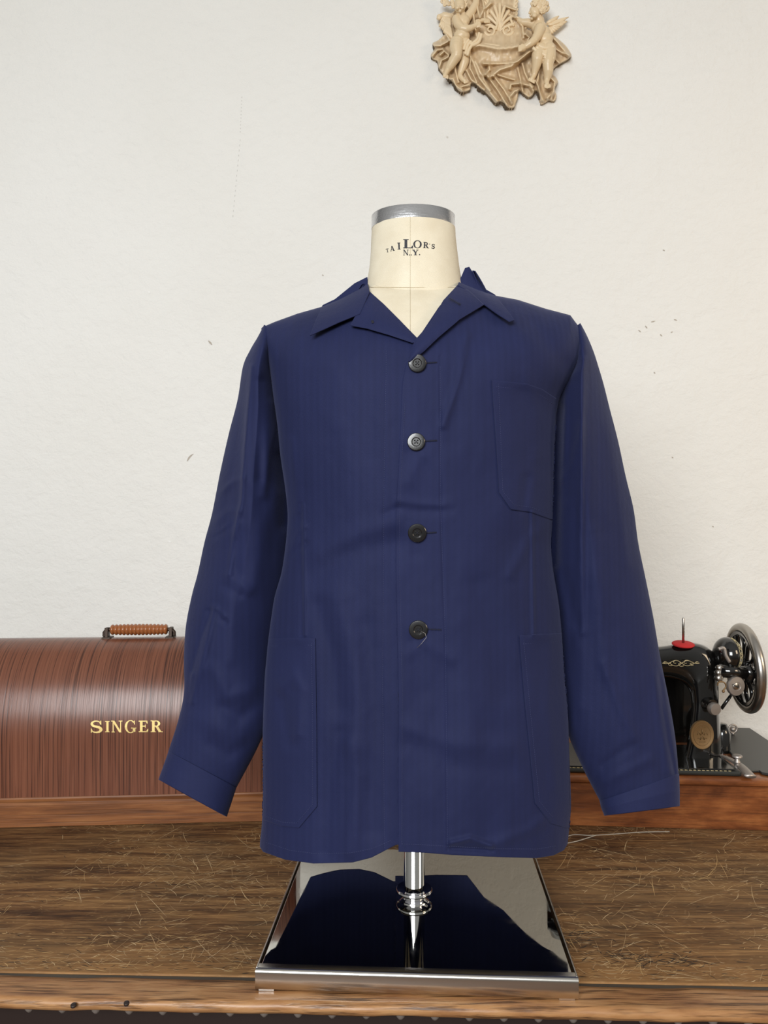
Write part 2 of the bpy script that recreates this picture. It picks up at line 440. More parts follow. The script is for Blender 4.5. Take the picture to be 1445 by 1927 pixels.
def glyph(ch):
    o = []; s = .065; K = .20; th = .085
    if ch == 'I': rect(o, .12, 0, .12+K, 1); rect(o, 0, 0, .41, s); rect(o, 0, 1-s, .41, 1); return o, .41
    if ch == 'T':
        rect(o, .33, 0, .33+K, 1); rect(o, .2, 0, .63, s); rect(o, 0, 1-th, .83, 1)
        o.append([(0, 1), (0, .74), (.04, .74), (.12, .94)]); o.append([(.83, 1), (.83, .74), (.79, .74), (.71, .94)]); return o, .83
    if ch == 'A':
        diag(o, .1, 0, .38, 1, th); diag(o, .62, 0, .36, 1, K+.02); rect(o, .2, .3, .66, .3+th); rect(o, 0, 0, .28, s); rect(o, .52, 0, .92, s); return o, .9
    if ch == 'L':
        rect(o, .1, 0, .1+K, 1); rect(o, 0, 1-s, .4, 1); rect(o, 0, 0, .72, th); o.append([(.72, 0), (.72, .3), (.68, .3), (.56, .05)]); return o, .74
    if ch == 'E':
        rect(o, .1, 0, .1+K, 1); rect(o, 0, 1-th, .68, 1); rect(o, 0, 0, .72, th); rect(o, .2, .48, .52, .48+th)
        o.append([(.68, 1), (.68, .74), (.64, .74), (.54, .95)]); o.append([(.72, 0), (.74, .29), (.69, .29), (.56, .05)]); rect(o, .49, .38, .53, .66); return o, .76
    if ch == 'O':
        a = arcpts(.44, .5, .44, .51, 0, 360, 40); b = arcpts(.44, .5, .26, .455, 0, 360, 40)
        for i in range(39): o.append([a[i], a[i+1], b[i+1], b[i]])
        return o, .88
    if ch == 'G':
        a = arcpts(.46, .5, .45, .51, 42, 318, 40); b = arcpts(.46, .5, .27, .455, 42, 318, 40)
        for i in range(39): o.append([a[i], a[i+1], b[i+1], b[i]])
        rect(o, .64, .08, .64+K, .42); rect(o, .5, .42-s, .92, .42); o.append([(.74, .97), (.80, .97), (.80, .66), (.76, .66), (.70, .84)]); return o, .92
    if ch == 'N':
        rect(o, .1, 0, .1+th, 1); rect(o, .74, 0, .74+th, 1); diag(o, .66, 0, .05, 1, K); rect(o, 0, 0, .28, s); rect(o, -.03, 1-s, .2, 1); rect(o, .62, 1-s, .94, 1); return o, .94
    if ch == 'Y':
        diag(o, .36, .42, .06, 1, K); diag(o, .42, .42, .68, 1, th); rect(o, .35, 0, .35+K, .48); rect(o, .22, 0, .66, s); rect(o, -.02, 1-s, .34, 1); rect(o, .56, 1-s, .86, 1); return o, .84
    if ch == 'R':
        rect(o, .1, 0, .1+K, 1); rect(o, 0, 0, .38, s); rect(o, 0, 1-s, .3, 1)
        a = arcpts(.40, .74, .32, .26, 90, -90, 20); b = arcpts(.38, .74, .16, .20, 90, -90, 20)
        for i in range(19): o.append([a[i], a[i+1], b[i+1], b[i]])
        rect(o, .2, 1-th, .42, 1); rect(o, .2, .48, .42, .48+th); diag(o, .62, 0, .34, .5, K+.02); rect(o, .58, 0, .92, s); return o, .9
    if ch == 'S':
        c = np.concatenate((arcpts(.33, .735, .235, .215, 25, 262, 20), arcpts(.33, .265, .26, .22, 82, -155, 20)))
        w = np.concatenate((np.linspace(.07, .09, 6), np.linspace(.1, .17, 14), np.linspace(.19, .15, 12), np.linspace(.13, .07, 8)))
        stroke(o, c, w); o.append([(.56, .98), (.60, .98), (.60, .66), (.56, .66), (.50, .82)]); o.append([(.04, .02), (.08, .02), (.14, .18), (.08, .36), (.04, .36)]); return o, .64
    if ch == '.': o.append(list(map(tuple, arcpts(.1, .09, .1, .1, 0, 330, 12)))); return o, .22
    if ch == "'": o.append([(0, 1), (.16, 1), (.1, .68), (.05, .68)]); return o, .2
    return o, .35
def letter_mesh(mb, ch, x, y, w, h, f, t=.0004, sub=3, rot=0.0):
    """place glyph in box (x,y,w,h); f maps (x,y,lift) to a world point"""
    g, gw = glyph(ch); c, s = math.cos(rot), math.sin(rot)
    for poly in g:
        q = [((p[0]/gw-.5)*w, p[1]*h) for p in poly]
        q = [(x+w/2+a*c-b*s, y+a*s+b*c) for a, b in q]
        n = len(q)
        top = [f(a, b, t) for a, b in q]; bot = [f(a, b, -t) for a, b in q]
        faces = [tuple(range(n))]+[(i, (i+1) % n, (i+1) % n+n, i+n) for i in range(n)]
        mb.add(top+bot, faces)
# ------------------------------------------------------------------ THE JACKET surface
YC = 1.065
I = np.interp
XLy = [400, 612, 652, 700, 760, 800, 856, 920, 969, 1000, 1030, 1079, 1123, 1201, 1272, 1378, 1484, 1554, 1590, 1640]
XLx = [488, 490, 497, 508, 516, 522, 527, 537, 542, 540, 537, 530, 516, 505, 498, 494, 495, 493, 488, 492]
XRy = [400, 634, 676, 715, 743, 772, 860, 976, 1026, 1075, 1138, 1190, 1272, 1342, 1413, 1519, 1579, 1640]
XRx = [1096, 1097, 1092, 1072, 1054, 1047, 1043, 1040, 1036, 1041, 1052, 1057, 1062, 1069, 1071, 1075, 1069, 1062]
_ty = np.arange(380, 1700, 2.0)
def smooth_table(ys, xs, win):
    v = np.interp(_ty, ys, xs); k = int(win/2); g = np.hanning(2*k+3); g /= g.sum()
    return np.convolve(np.pad(v, k+1, mode='edge'), g, 'valid')
_xl = smooth_table(XLy, XLx, 28); _xr = smooth_table(XRy, XRx, 28)
xl = lambda y: I(y, _ty, _xl)
xr = lambda y: I(y, _ty, _xr)
XPy = [560, 636, 650, 672, 690, 720, 850, 965, 1080, 1300, 1500, 1640]
XPx = [790, 786, 778, 769, 763, 757, 752, 745, 745, 750, 749, 750]
_xp = smooth_table(XPy, XPx, 22)
xp = lambda y: I(y, _ty, _xp)
VTx = [470, 493, 516, 560, 606, 640, 680, 700, 780, 862, 900, 931, 974, 1027, 1073, 1087, 1100]
VTy = [650, 616, 606, 590, 577, 563, 542, 528, 522, 530, 546, 556, 564, 581, 593, 612, 650]
vt = lambda x: I(x, VTx, VTy)
By = [500, 620, 760, 900, 1100, 1300, 1620]
Bv = [.085, .112, .128, .122, .112, .118, .128]
_B = smooth_table(By, Bv, 170)
WR = [  # ridges and hollows of the cloth: polyline, width px, amplitude mm
 ([(878, 632), (858, 720), (834, 800)], 8, 2.4), ([(892, 640), (868, 740), (848, 830)], 22, -2.2),
 ([(722, 968), (748, 956)], 8, -1.2), ([(750, 942), (790, 948), (832, 950)], 8, 1.1), ([(752, 958), (800, 962), (850, 960)], 9, -1.0),
 ([(790, 860), (770, 905)], 14, 1.6), ([(545, 1035), (560, 1005), (572, 990)], 7, 2.6), ([(540, 1050), (575, 1022)], 6, -2.0),
 ([(571, 950), (573, 1080), (574, 1195)], 3.2, 1.5), ([(566, 950), (567, 1195)], 5, -1.2),
 ([(548, 830), (556, 900), (560, 960)], 9, 2.2), ([(600, 1140), (625, 1230), (640, 1330)], 22, -4.2), ([(640, 1130), (668, 1260), (676, 1400)], 26, 3.2),
 ([(690, 1180), (706, 1340), (700, 1560)], 20, -2.6), ([(640, 1380), (622, 1470), (612, 1600)], 16, -3.0), ([(658, 1400), (672, 1460), (660, 1600)], 16, 3.0),
 ([(595, 1085), (640, 1050), (742, 1020)], 22, -2.4), ([(600, 1040), (680, 1000), (742, 985)], 18, 2.0),
 ([(530, 1290), (552, 1270), (566, 1300), (560, 1380)], 12, 3.0), ([(530, 1320), (545, 1400)], 12, -2.4),
 ([(1001, 964), (1002, 1080), (1004, 1192)], 3.5, 1.6), ([(995, 964), (996, 1192)], 6, -1.4),
 ([(1008, 850), (1006, 905), (999, 960)], 11, 1.2), ([(992, 900), (985, 958)], 10, -1.8), ([(960, 1080), (1000, 1010), (1030, 990)], 12, 2.0),
 ([(990, 700), (1010, 780), (1012, 860)], 12, 1.0), ([(900, 1100), (940, 1200), (952, 1300)], 26, -2.4), ([(860, 1180), (880, 1330), (884, 1560)], 30, 2.2),
 ([(850, 1586), (885, 1578), (925, 1592)], 6, 3.2), ([(850, 1596), (925, 1600)], 5, -2.5), ([(925, 1592), (1000, 1560), (1020, 1545)], 12, 2.4),
 ([(780, 1210), (790, 1300)], 18, -1.6), ([(770, 1230), (800, 1210), (850, 1240)], 14, 1.6), ([(783, 1020), (783, 1040)], 14, -2.0),
 ([(770, 850), (800, 880), (828, 930)], 14, -1.2), ([(770, 1400), (850, 1440), (960, 1450)], 20, -1.8), ([(770, 1370), (860, 1400), (960, 1405)], 18, 1.8),
 ([(1040, 1200), (1030, 1330), (1045, 1480)], 12, 1.8), ([(640, 640), (636, 700), (640, 800)], 16, .9), ([(690, 640), (700, 740), (698, 860)], 14, -.9),
 ([(560, 640), (566, 740), (580, 900)], 18, 1.0), ([(940, 600), (1000, 640), (1060, 720)], 26, 1.6), ([(1000, 610), (1060, 680), (1080, 700)], 16, -2.2),
 ([(505, 640), (520, 740), (530, 840)], 9, 1.5),
 # seams
 ([(828, 670), (829, 950), (838, 1200), (842, 1600)], 2.0, -.9), ([(727, 660), (722, 950), (720, 1300), (724, 1600)], 1.8, -.35),
]
def wrinkle(x, y):
    x = np.asarray(x, float); y = np.asarray(y, float)
    h = 1.25*seg_field(x, y, WR)+crease_field(x, y, [([(570, 945), (572, 1080), (574, 1200)], 26, 2.2, 1), ([(1000, 962), (1002, 1080), (1004, 1192)], 30, 2.4, -1), ([(884, 636), (864, 720), (836, 806)], 30, 2.4, 1)])
    h = h+4.2*vnoise(x/75+3, y/130)+2.0*vnoise(x/34, y/60+9)+.5*vnoise(x/13+5, y/20)
    # vertical herringbone drape
    h = h+.07*np.sin(x/2.9+vnoise(x/40, y/200)*4)*np.clip((760-y)/150, 0, 1)
    e = np.clip((xr(y)-x)/25, 0, 1)*np.clip((x-xl(y))/25, 0, 1)
    return h*.001*e
def SY(x, y, wr=True):
    """distance of the jacket front at survey position (x, y)"""
    x = np.asarray(x, float); y = np.asarray(y, float)
    L, R = xl(y), xr(y); mid = (L+R)/2; hw = (R-L)/2
    s = np.clip(np.abs(x-mid)/hw, 0, 1)
    side = (1-s**2.5)**(1/2.2)
    tr = I(x, [480, 560, 680, 880, 1000, 1100], [70, 100, 150, 150, 100, 70])
    k = np.clip((y-vt(x))/tr, 0, 1)
    top = np.sqrt(np.clip(1-(1-k)**2, 0, 1))
    d = I(y, _ty, _B)*side*top
    if wr: d = d+1.15*wrinkle(x, y)*np.clip(top*1.5, 0, 1)
    return YC-d
def SP(x, y, off=0.0):
    Y = SY(x, y)-off
    return PA(x, y, Y)
jacket = empty('work_jacket', (.04, YC, T+.13), 'navy blue cotton work jacket with open collar and four black buttons, on the dress form', 'jacket')
def hemL(x): return I(x, [480, 488, 495, 537, 590, 664, 699, 745, 800], [1586, 1592, 1603, 1618, 1625, 1623, 1614, 1590, 1588])
def hemR(x): return I(x, [740, 750, 801, 850, 939, 1009, 1041, 1061, 1070, 1080], [1602, 1603, 1605, 1609, 1613, 1615, 1610, 1600, 1585, 1580])
def topF(x): return I(x, [470, 493, 516, 560, 606, 640, 680, 692, 740, 786, 826, 862, 880, 931, 974, 1027, 1073, 1087, 1100],
                      [650, 616, 606, 590, 577, 563, 545, 546, 590, 637, 577, 537, 545, 556, 564, 581, 593, 612, 650])
def body_cols(U, right, top, hem, nr, shrink=0):
    """U in 0..1 from placket to side"""
    v = np.linspace(0, 1, nr)[:, None]
    x = np.zeros((1, len(U)))+xp(900)+(U[None, :])*((xr(900) if right else xl(900))-xp(900))
    def X(y): return xp(y)+U[None, :]*(((xr(y)-shrink) if right else (xl(y)+shrink))-xp(y))
    yt = np.zeros((1, len(U)))+600; ye = yt+1000
    for _ in range(40):
        yt = .5*yt+.5*top(X(yt)); ye = .5*ye+.5*hem(X(ye))
    y = yt+(ye-yt)*v
    return X(y), y
nr = 560
ur = np.sin(np.linspace(0, PI/2, 250)); ul = np.sin(np.linspace(PI/2, 0, 220))
xL, yL = body_cols(ul, False, topF, hemL, nr); xR, yR = body_cols(ur, True, topF, hemR, nr)
step = np.full_like(xR, .0034); 
GX = np.concatenate((xL, xR[:, :1]+.3, xR), axis=1); GY = np.concatenate((yL, yR[:, :1], yR), axis=1)
off = np.concatenate((np.zeros_like(xL), np.zeros((nr, 1)), step), axis=1)
bx = np.maximum(GX, 0)
front = SP(GX, GY, off)
# the hem turns in a little
xB1, yB1 = body_cols(ul, False, vt, hemL, nr); xB2, yB2 = body_cols(ur, True, vt, hemR, nr)
BX = np.concatenate((xB1, xB2[:, :1]+.3, xB2), axis=1); BY = np.concatenate((yB1, yB2[:, :1], yB2), axis=1)
bY = SY(BX, BY, False); back = PA(BX, BY, bY); back[..., 1] = YC+(YC-back[..., 1])*1.18
_bx = back[-1, :, 0]; low = np.interp(_bx, [-.24, -.19, -.15, -.11, .02, .13, .155, .24], [0, .03, .060, .092, .096, .092, .058, 0])
low = low*np.clip((back[-1, :, 1]-YC-.05)/.06, 0, 1); low = np.minimum(low, np.maximum(back[-1, :, 2]-T-.036, 0))
back[..., 2] -= (np.linspace(0, 1, nr)[:, None]**2.5)*low[None, :]     # the back hangs lower than the front
ob = big_grid('body_panels', front, M['cloth'], jacket, extra=back)
m = ob.modifiers.new('Weld', 'WELD'); m.merge_threshold = .0006
solid(ob, .0012)
# patches (Coons) that lie on the jacket
def coons(top, bot, left, right, nu, nv):
    top = polyres(top, nu); bot = polyres(bot, nu); left = polyres(left, nv); right = polyres(right, nv)
    u = np.linspace(0, 1, nu)[None, :, None]; v = np.linspace(0, 1, nv)[:, None, None]
    S = (1-v)*top[None]+v*bot[None]+(1-u)*left[:, None]+u*right[:, None]
    S = S-((1-u)*(1-v)*top[0]+u*(1-v)*top[-1]+(1-u)*v*bot[0]+u*v*bot[-1])
    return S
def patch(name, top, bot, left, right, offf, nu=120, nv=120, mat='cloth_flat', thick=.0013, parent=None, clampx=True, label=None):
    S = coons(top, bot, left, right, nu, nv); x, y = S[..., 0], S[..., 1]
    if clampx: x = np.clip(x, xl(y)+.6, xr(y)-.6)
    u = np.linspace(0, 1, nu)[None, :]; v = np.linspace(0, 1, nv)[:, None]
    o = offf(u, v, x, y) if callable(offf) else offf
    pts = SP(x, y, o+.0)
    ob = big_grid(name, pts, M[mat], parent or jacket); solid(ob, thick, -1)
    return ob
RO = .0034   # extra layer on the overlapping front
def edge_round(u, v): return 0
pk1 = patch('chest_pocket', [(926, 715), (956, 718), (992, 722), (1020, 732), (1047, 750)], [(940, 928), (962, 959), (999, 964), (1040, 979)],
      [(926, 715), (935, 842), (940, 928)], [(1047, 750), (1045, 860), (1040, 979)], lambda u, v, x, y: RO+.0022+.0022*np.exp(-(v/.05)**2)*np.sin(PI*u), mat='cloth_flat')
pk2 = patch('side_pocket', [(504, 1202), (550, 1200), (593, 1201)], [(492, 1542), (530, 1555), (562, 1558), (596, 1518)],
      [(504, 1202), (494, 1380), (492, 1542)], [(593, 1201), (595, 1360), (596, 1518)], lambda u, v, x, y: .0024+.0035*np.exp(-(v/.04)**2)*np.sin(PI*u), 120, 220)
pk3 = patch('side_pocket', [(978, 1196), (1020, 1193), (1060, 1191)], [(1008, 1512), (1038, 1550), (1074, 1560)],
      [(978, 1196), (988, 1314), (1008, 1512)], [(1060, 1191), (1069, 1342), (1074, 1560)], lambda u, v, x, y: RO+.0024+.0035*np.exp(-(v/.04)**2)*np.sin(PI*u), 120, 220)
# lapels and collar
lapL = patch('lapel', [(694, 547), (684, 566), (676, 580), (659, 612)], [(786, 638), (783, 642), (777, 646)],
      [(694, 547), (722, 572), (754, 604), (786, 638)], [(659, 612), (690, 618), (731, 630), (777, 646)],
      lambda u, v, x, y: .0035+.008*np.sin(PI*np.clip(u, 0, 1)*.5+.3)*(1-.75*v)+.002*np.sin(PI*u), 70, 110)
lapR = patch('lapel', [(861, 536), (872, 541), (883, 547), (911, 573)], [(768, 678), (769, 680), (771, 682)],
      [(861, 536), (834, 565), (810, 607), (785, 635), (777, 648), (767, 678)], [(911, 573), (865, 601), (825, 635), (797, 662), (771, 682)],
      lambda u, v, x, y: .006+.012*np.sin(PI*np.clip(u, 0, 1)*.5+.3)*(1-.7*v)+.003*np.sin(PI*u), 70, 140)
colL = patch('collar', [(691, 521), (667, 533), (630, 563), (607, 574)], [(695, 549), (677, 590), (640, 605), (583, 631)],
      [(691, 521), (692, 535), (695, 549)], [(607, 574), (594, 603), (583, 631)],
      lambda u, v, x, y: .007+.006*np.sin(PI*v*.6)+.006*u*v, 100, 80)
colR = patch('collar', [(875, 504), (883, 502), (895, 521), (910, 542), (931, 554)], [(861, 536), (882, 549), (912, 573), (935, 590), (959, 605)],
      [(875, 504), (868, 520), (861, 536)], [(931, 554), (950, 578), (968, 602), (959, 605)],
      lambda u, v, x, y: .008+.008*np.sin(PI*v*.6)+.005*u*v, 100, 80)
# collar stand round the back of the neck
mb = MB(); rows = []
n = 60
for i in range(7):
    k = i/6; row = []
    for j in range(n):
        a = math.radians(-8+196*j/(n-1))
        topz = 1.694+.009*math.cos(a)+.006*math.sin(a)
        r0 = .072+.012*k
        row.append((.047+ (r0+.001)*math.cos(a)*1.02, YC-.004+r0*.85*math.sin(a), topz-.036*k-.004))
    rows.append(row)
for i in range(7):       # outer fall
    k = (i+1)/7; row = []
    for j in range(n):
        a = math.radians(-8+196*j/(n-1))
        topz = 1.694+.009*math.cos(a)+.006*math.sin(a); r0 = .074+.022*k
        row.append((.047+(r0)*math.cos(a)*1.02, YC-.004+r0*.85*math.sin(a), topz+.002*math.sin(PI*k)-.04*k))
    rows.insert(0, row)
mb.add(np.array(rows), gridfaces(14, n)); o = mb.build('collar_stand', M['cloth_flat'], jacket); solid(o, .0012)
# sleeves ----------------------------------------------------------------
def tube_pairs(name, A, B, Y, Tk, mat, parent, wr=None, n=120, rings=300, ex=2.3, skew=None, capend=False, inward=0, catm=True):
    fn = catmull if catm else polyres
    A = fn(A, rings); B = fn(B, rings); Y = np.interp(np.linspace(0, 1, rings), np.linspace(0, 1, len(Y)), Y); Tk = np.interp(np.linspace(0, 1, rings), np.linspace(0, 1, len(Tk)), Tk)
    a = np.linspace(0, 2*PI, n, endpoint=False); c = np.cos(a); s = np.sin(a)
    exr = np.interp(np.linspace(0, 1, rings), np.linspace(0, 1, len(ex)), ex)[:, None] if isinstance(ex, (list, tuple)) else ex
    cu = (np.sign(c)*np.abs(c)**(2/exr))*np.ones((rings, 1)); su = (np.sign(s)*np.abs(s)**(2/exr))*np.ones((rings, 1))
    k = (cu+1)/2                                     # 0 at A, 1 at B
    px = A[:, :1]*(1-k)+B[:, :1]*k; py = A[:, 1:]*(1-k)+B[:, 1:]*k
    d = Tk[:, None]*su
    if wr is not None: d = d+wr(px, py)*np.where(su > 0, 1, -.6)*np.clip(np.abs(su)*2, 0, 1)
    pts = PA(px, py, Y[:, None]-d)
    o = big_grid(name, pts, mat, parent, closed=True)
    return o, pts
SLW = [([(532, 860), (541, 930), (540, 985)], 13, -16.0), ([(473, 690), (466, 772), (460, 860), (456, 941), (440, 1010), (432, 1080)], 5, 4.2), ([(455, 720), (444, 840), (425, 960)], 14, -3.0), ([(490, 720), (484, 830), (488, 900)], 12, -5.0),
 ([(512, 760), (505, 850), (496, 930)], 10, 4.0), ([(415, 925), (440, 905), (456, 900)], 6, 2.6), ([(408, 980), (430, 960), (448, 962)], 7, 2.8), ([(405, 1010), (440, 985)], 6, -2.2),
 ([(520, 930), (490, 1000), (480, 1100)], 16, 3.4), ([(394, 1150), (380, 1200), (364, 1262)], 5, -5.0), ([(404, 1150), (392, 1205), (378, 1260), (362, 1320)], 6, 4.5), ([(405, 1142), (420, 1160)], 5, 3.6),
 ([(410, 1150), (424, 1172)], 5, -3.4), ([(430, 1085), (452, 1096), (468, 1112)], 9, 3.0), ([(424, 1105), (450, 1120)], 8, -2.4), ([(400, 1260), (430, 1310), (470, 1300)], 14, 3.6),
 ([(420, 1330), (450, 1350), (480, 1330)], 14, -3.6), ([(370, 1350), (410, 1370), (450, 1390)], 18, 2.5), ([(395, 1400), (430, 1420), (462, 1400)], 12, -2.4), ([(440, 1020), (446, 1090)], 10, -2.6), ([(432, 1120), (430, 1240)], 16, 2.6)]
CRL = [([(476, 680), (466, 772), (460, 860), (455, 941), (441, 1020), (430, 1110)], 22, 8, 1), ([(398, 1143), (381, 1200), (362, 1270), (352, 1330)], 20, 8, 1), ([(524, 770), (508, 850), (497, 950)], 24, 6, -1), ([(408, 935), (432, 908), (456, 896)], 12, 3, -1), ([(400, 1010), (430, 985), (450, 975)], 12, 3, -1)]
CRR = [([(1099, 670), (1097, 760), (1095, 850), (1095, 1000), (1096, 1200)], 26, 7, -1), ([(1240, 1268), (1256, 1370), (1271, 1460)], 16, 6, 1), ([(1064, 700), (1062, 800), (1060, 900)], 10, 4, 1)]
def wrL(x, y): return .001*(1.1*seg_field(x, y, SLW)+crease_field(x, y, CRL)+3.6*vnoise(x/45, y/80+40)+1.3*vnoise(x/20+7, y/36))
AL = [(497, 611), (485, 634), (471, 658), (457, 690), (447, 752), (431, 814), (415, 885), (399, 966), (385, 1019), (372, 1079), (361, 1120), (350, 1176), (346, 1236), (346, 1303), (336, 1353), (316, 1416)]
BL = [(509, 618), (510, 650), (510, 690), (515, 720), (524, 780), (533, 840), (540, 900), (548, 960), (546, 1030), (538, 1090), (526, 1150), (516, 1210), (510, 1280), (508, 1345), (486, 1404), (444, 1484)]
YL = [1.064, 1.066, 1.075, 1.085, 1.09, 1.095, 1.10, 1.10, 1.10, 1.095, 1.09, 1.085]
EXS = [2, 1.7, 1.45, 1.38, 1.35, 1.35, 1.4, 1.5, 1.65, 1.8, 2.0, 2.2]
TL = [.006, .04, .060, .072, .076, .076, .074, .070, .064, .058, .050, .0415]
sl, _ = tube_pairs('sleeve', AL, BL, YL, TL, M['cloth'], jacket, wrL, ex=EXS)
solid(sl, .001)
def cuff(A, B, Y, tk, parent):
    o, pts = tube_pairs('cuff', A, B, Y, tk, M['cloth_flat'], parent, lambda x, y: .001*(1.2*vnoise(x/30, y/30+80)), 120, 40, 2.3, catm=False)
    solid(o, .0014); return o
cuff([(317, 1414), (298, 1467)], [(445, 1482), (427, 1537)], [1.085, 1.082], [.0425, .044], sl)
SRW = [([(1050, 770), (1046, 900), (1042, 1060)], 10, -14.0), ([(1098, 676), (1096, 760), (1094, 830), (1094, 1000), (1096, 1190)], 6, 4.0), ([(1078, 720), (1074, 820), (1066, 930)], 12, -4.0), ([(1115, 700), (1125, 850), (1130, 1000)], 16, -2.4),
 ([(1093, 800), (1080, 870), (1060, 900)], 8, 3.0), ([(1120, 1000), (1122, 1120), (1140, 1270)], 14, 2.4), ([(1186, 940), (1197, 960)], 8, -4), ([(1135, 1250), (1170, 1340), (1200, 1400)], 9, 3.2),
 ([(1242, 1275), (1256, 1370), (1270, 1456)], 4, -5.0), ([(1232, 1270), (1244, 1370), (1258, 1450)], 8, 4.0), ([(1140, 1470), (1180, 1450), (1220, 1430)], 10, 2.8), ([(1135, 1440), (1175, 1410), (1200, 1400)], 9, -2.6),
 ([(1085, 1190), (1095, 1260), (1090, 1330)], 14, 2.6), ([(1150, 800), (1165, 930), (1180, 1060)], 10, 2.6), ([(1060, 1080), (1085, 1180)], 12, -3)]
def wrR(x, y): return .001*(1.0*seg_field(x, y, SRW)+crease_field(x, y, CRR)+3.4*vnoise(x/45+20, y/85+11)+1.1*vnoise(x/20+1, y/36+30))
AR = [(1086, 612), (1084, 655), (1078, 690), (1062, 716), (1050, 745), (1042, 800), (1036, 880), (1032, 960), (1030, 1030), (1034, 1090), (1044, 1160), (1050, 1230), (1056, 1300), (1066, 1372), (1096, 1444), (1129, 1508)]
BR = [(1092, 608), (1105, 633), (1117, 662), (1126, 690), (1136, 724), (1147, 768), (1163, 830), (1177, 895), (1192, 958), (1201, 1022), (1215, 1090), (1229, 1160), (1242, 1235), (1260, 1325), (1271, 1392), (1277, 1458)]
sr, _ = tube_pairs('sleeve', AR, BR, YL, TL, M['cloth'], jacket, wrR, ex=EXS)
solid(sr, .001)
cr, _ = tube_pairs('cuff', [(1128, 1507), (1131, 1520), (1137, 1535)], [(1278, 1456), (1279, 1488), (1279, 1517)], [1.085, 1.08, 1.08], [.0425, .0435, .044], M['cloth_flat'], sr,
                   lambda x, y: .001*(1.2*vnoise(x/30, y/30+80)), 120, 40, 2.3, catm=False)
solid(cr, .0014)
# stitches -----------------------------------------------------------------
def stitches(name, lines, off, mat='stitch', parent=None, gap=4.2, ln=2.6, r=.0003):
    mb = MB()
    for pts in lines:
        p = np.asarray(pts, float); L = np.linalg.norm(np.diff(p, axis=0), axis=1).sum(); q = polyres(p, max(2, int(L/gap*2)+1))
        for i in range(0, len(q)-1, 2):
            a, b = q[i], q[i]+(q[min(i+1, len(q)-1)]-q[i])*(2*ln/gap)
            seg = np.array([a+(b-a)*t for t in (0, .25, .75, 1)])
            w = SP(seg[:, 0], seg[:, 1], off+np.array([0, .0003, .0003, 0]))
            tube(mb, w, r, 5)
    o = mb.build(name, M[mat], parent or jacket); tag(o, kind='stuff'); return o
stitches('stitching', [[(933, 728), (990, 733), (1015, 742), (1040, 760)], [(938, 722), (946, 925), (967, 950), (1000, 955), (1035, 968)]], RO+.0022, parent=pk1)
stitches('stitching', [[(508, 1216), (588, 1214)], [(586, 1205), (588, 1360), (588, 1514), (558, 1549), (530, 1547), (498, 1535)]], .0024, parent=pk2)
stitches('stitching', [[(984, 1212), (1055, 1207)], [(985, 1200), (996, 1320), (1015, 1508), (1040, 1538)]], RO+.0024, parent=pk3)
stitches('placket_stitching', [[(828, 690), (829, 950), (838, 1200), (842, 1590)]], RO+.0)
stitches('facing_stitching', [[(727, 660), (722, 950), (720, 1300), (724, 1596)]], .0)
stitches('hem_stitching', [[(500, 1585), (545, 1600), (590, 1606), (660, 1605), (700, 1597), (735, 1582)]], .0)
stitches('hem_stitching', [[(756, 1588), (801, 1590), (850, 1593), (939, 1597), (1009, 1598), (1045, 1592)]], RO)
stitches('edge_stitching', [[(762, 760), (757, 850), (752, 965), (752, 1080), (757, 1300), (756, 1590)]], RO, gap=3.4)
# buttons and button holes
def button(px, py, r, tilt=0.0, off=.003):
    c = SP(px, py, RO+off); p1 = SP(px+8, py, RO); p2 = SP(px, py+8, RO); p0 = SP(px, py, RO)
    nrm = Vector(np.cross(p1-p0, p2-p0)).normalized()
    if nrm.y > 0: nrm = -nrm
    nrm = (nrm+Vector((0, -1.2, tilt))).normalized()
    mb = MB()
    R = r
    prof = [(0.0001, -.0016), (R*.8, -.0016), (R*.97, -.0008), (R, .0002), (R*.985, .0008), (R*.93, .00125), (R*.90, .0013), (R*.52, .0013), (R*.50, .0012), (R*.44, .0006), (R*.42, .0005), (0.0001, .0005)]
    lathe(mb, c, nrm, prof, 48)
    b = mb.build('button', M['button'], jacket, True, 12)
    u, w = axes(nrm)
    mb = MB()
    for a, bb in ((1, 1), (1, -1), (-1, 1), (-1, -1)):
        lathe(mb, c+u*a*R*.15+w*bb*R*.15, nrm, [(.0001, .00056), (R*.09, .00056), (R*.09, .0)], 12, cap=False)
    mb.build('thread_holes', M['hole'], b)
    mb = MB()
    for s in (1, -1):
        tube(mb, [c+u*s*R*.15-w*R*.15+np.array(nrm)*.0005, c+np.array(nrm)*.0010, c-u*s*R*.15+w*R*.15+np.array(nrm)*.0005], .0003, 5)
    mb.build('thread', M['black_thread'], b)
    return b
bs = [button(785, 683.5, .0110, -.35, .0045), button(783, 831.5, .0109), button(785, 1003, .0115), button(787, 1185, .0116)]
mb = MB(); w = [(792, 1188), (800, 1192), (802, 1200), (794, 1210), (785, 1219)]
tube(mb, SP(np.array([p[0] for p in w]), np.array([p[1] for p in w]), RO+.006), .0002, 5); mb.build('loose_thread', M['steel_dull'], bs[3])
def buttonhole(x0, y0, x1, y1, name='buttonhole', off=RO+.0006):
    mb = MB(); n = 12
    for i in range(n):
        t = i/(n-1); x = x0+(x1-x0)*t; y = y0+(y1-y0)*t; dx, dy = (y1-y0), -(x1-x0); L = math.hypot(dx, dy); dx /= L; dy /= L
        k = 1.9+random.random()*.8
        tube(mb, SP(np.array([x-dx*k, x, x+dx*k]), np.array([y-dy*k, y, y+dy*k]), off+np.array([-.0002, .0003, -.0002])), .00022, 5)
    xs = np.linspace(x0, x1, 6); ys = np.linspace(y0, y1, 6)
    tube(mb, SP(xs, ys, off+.0004), .0003, 5)
    mb.build(name, M['black_thread'], jacket)
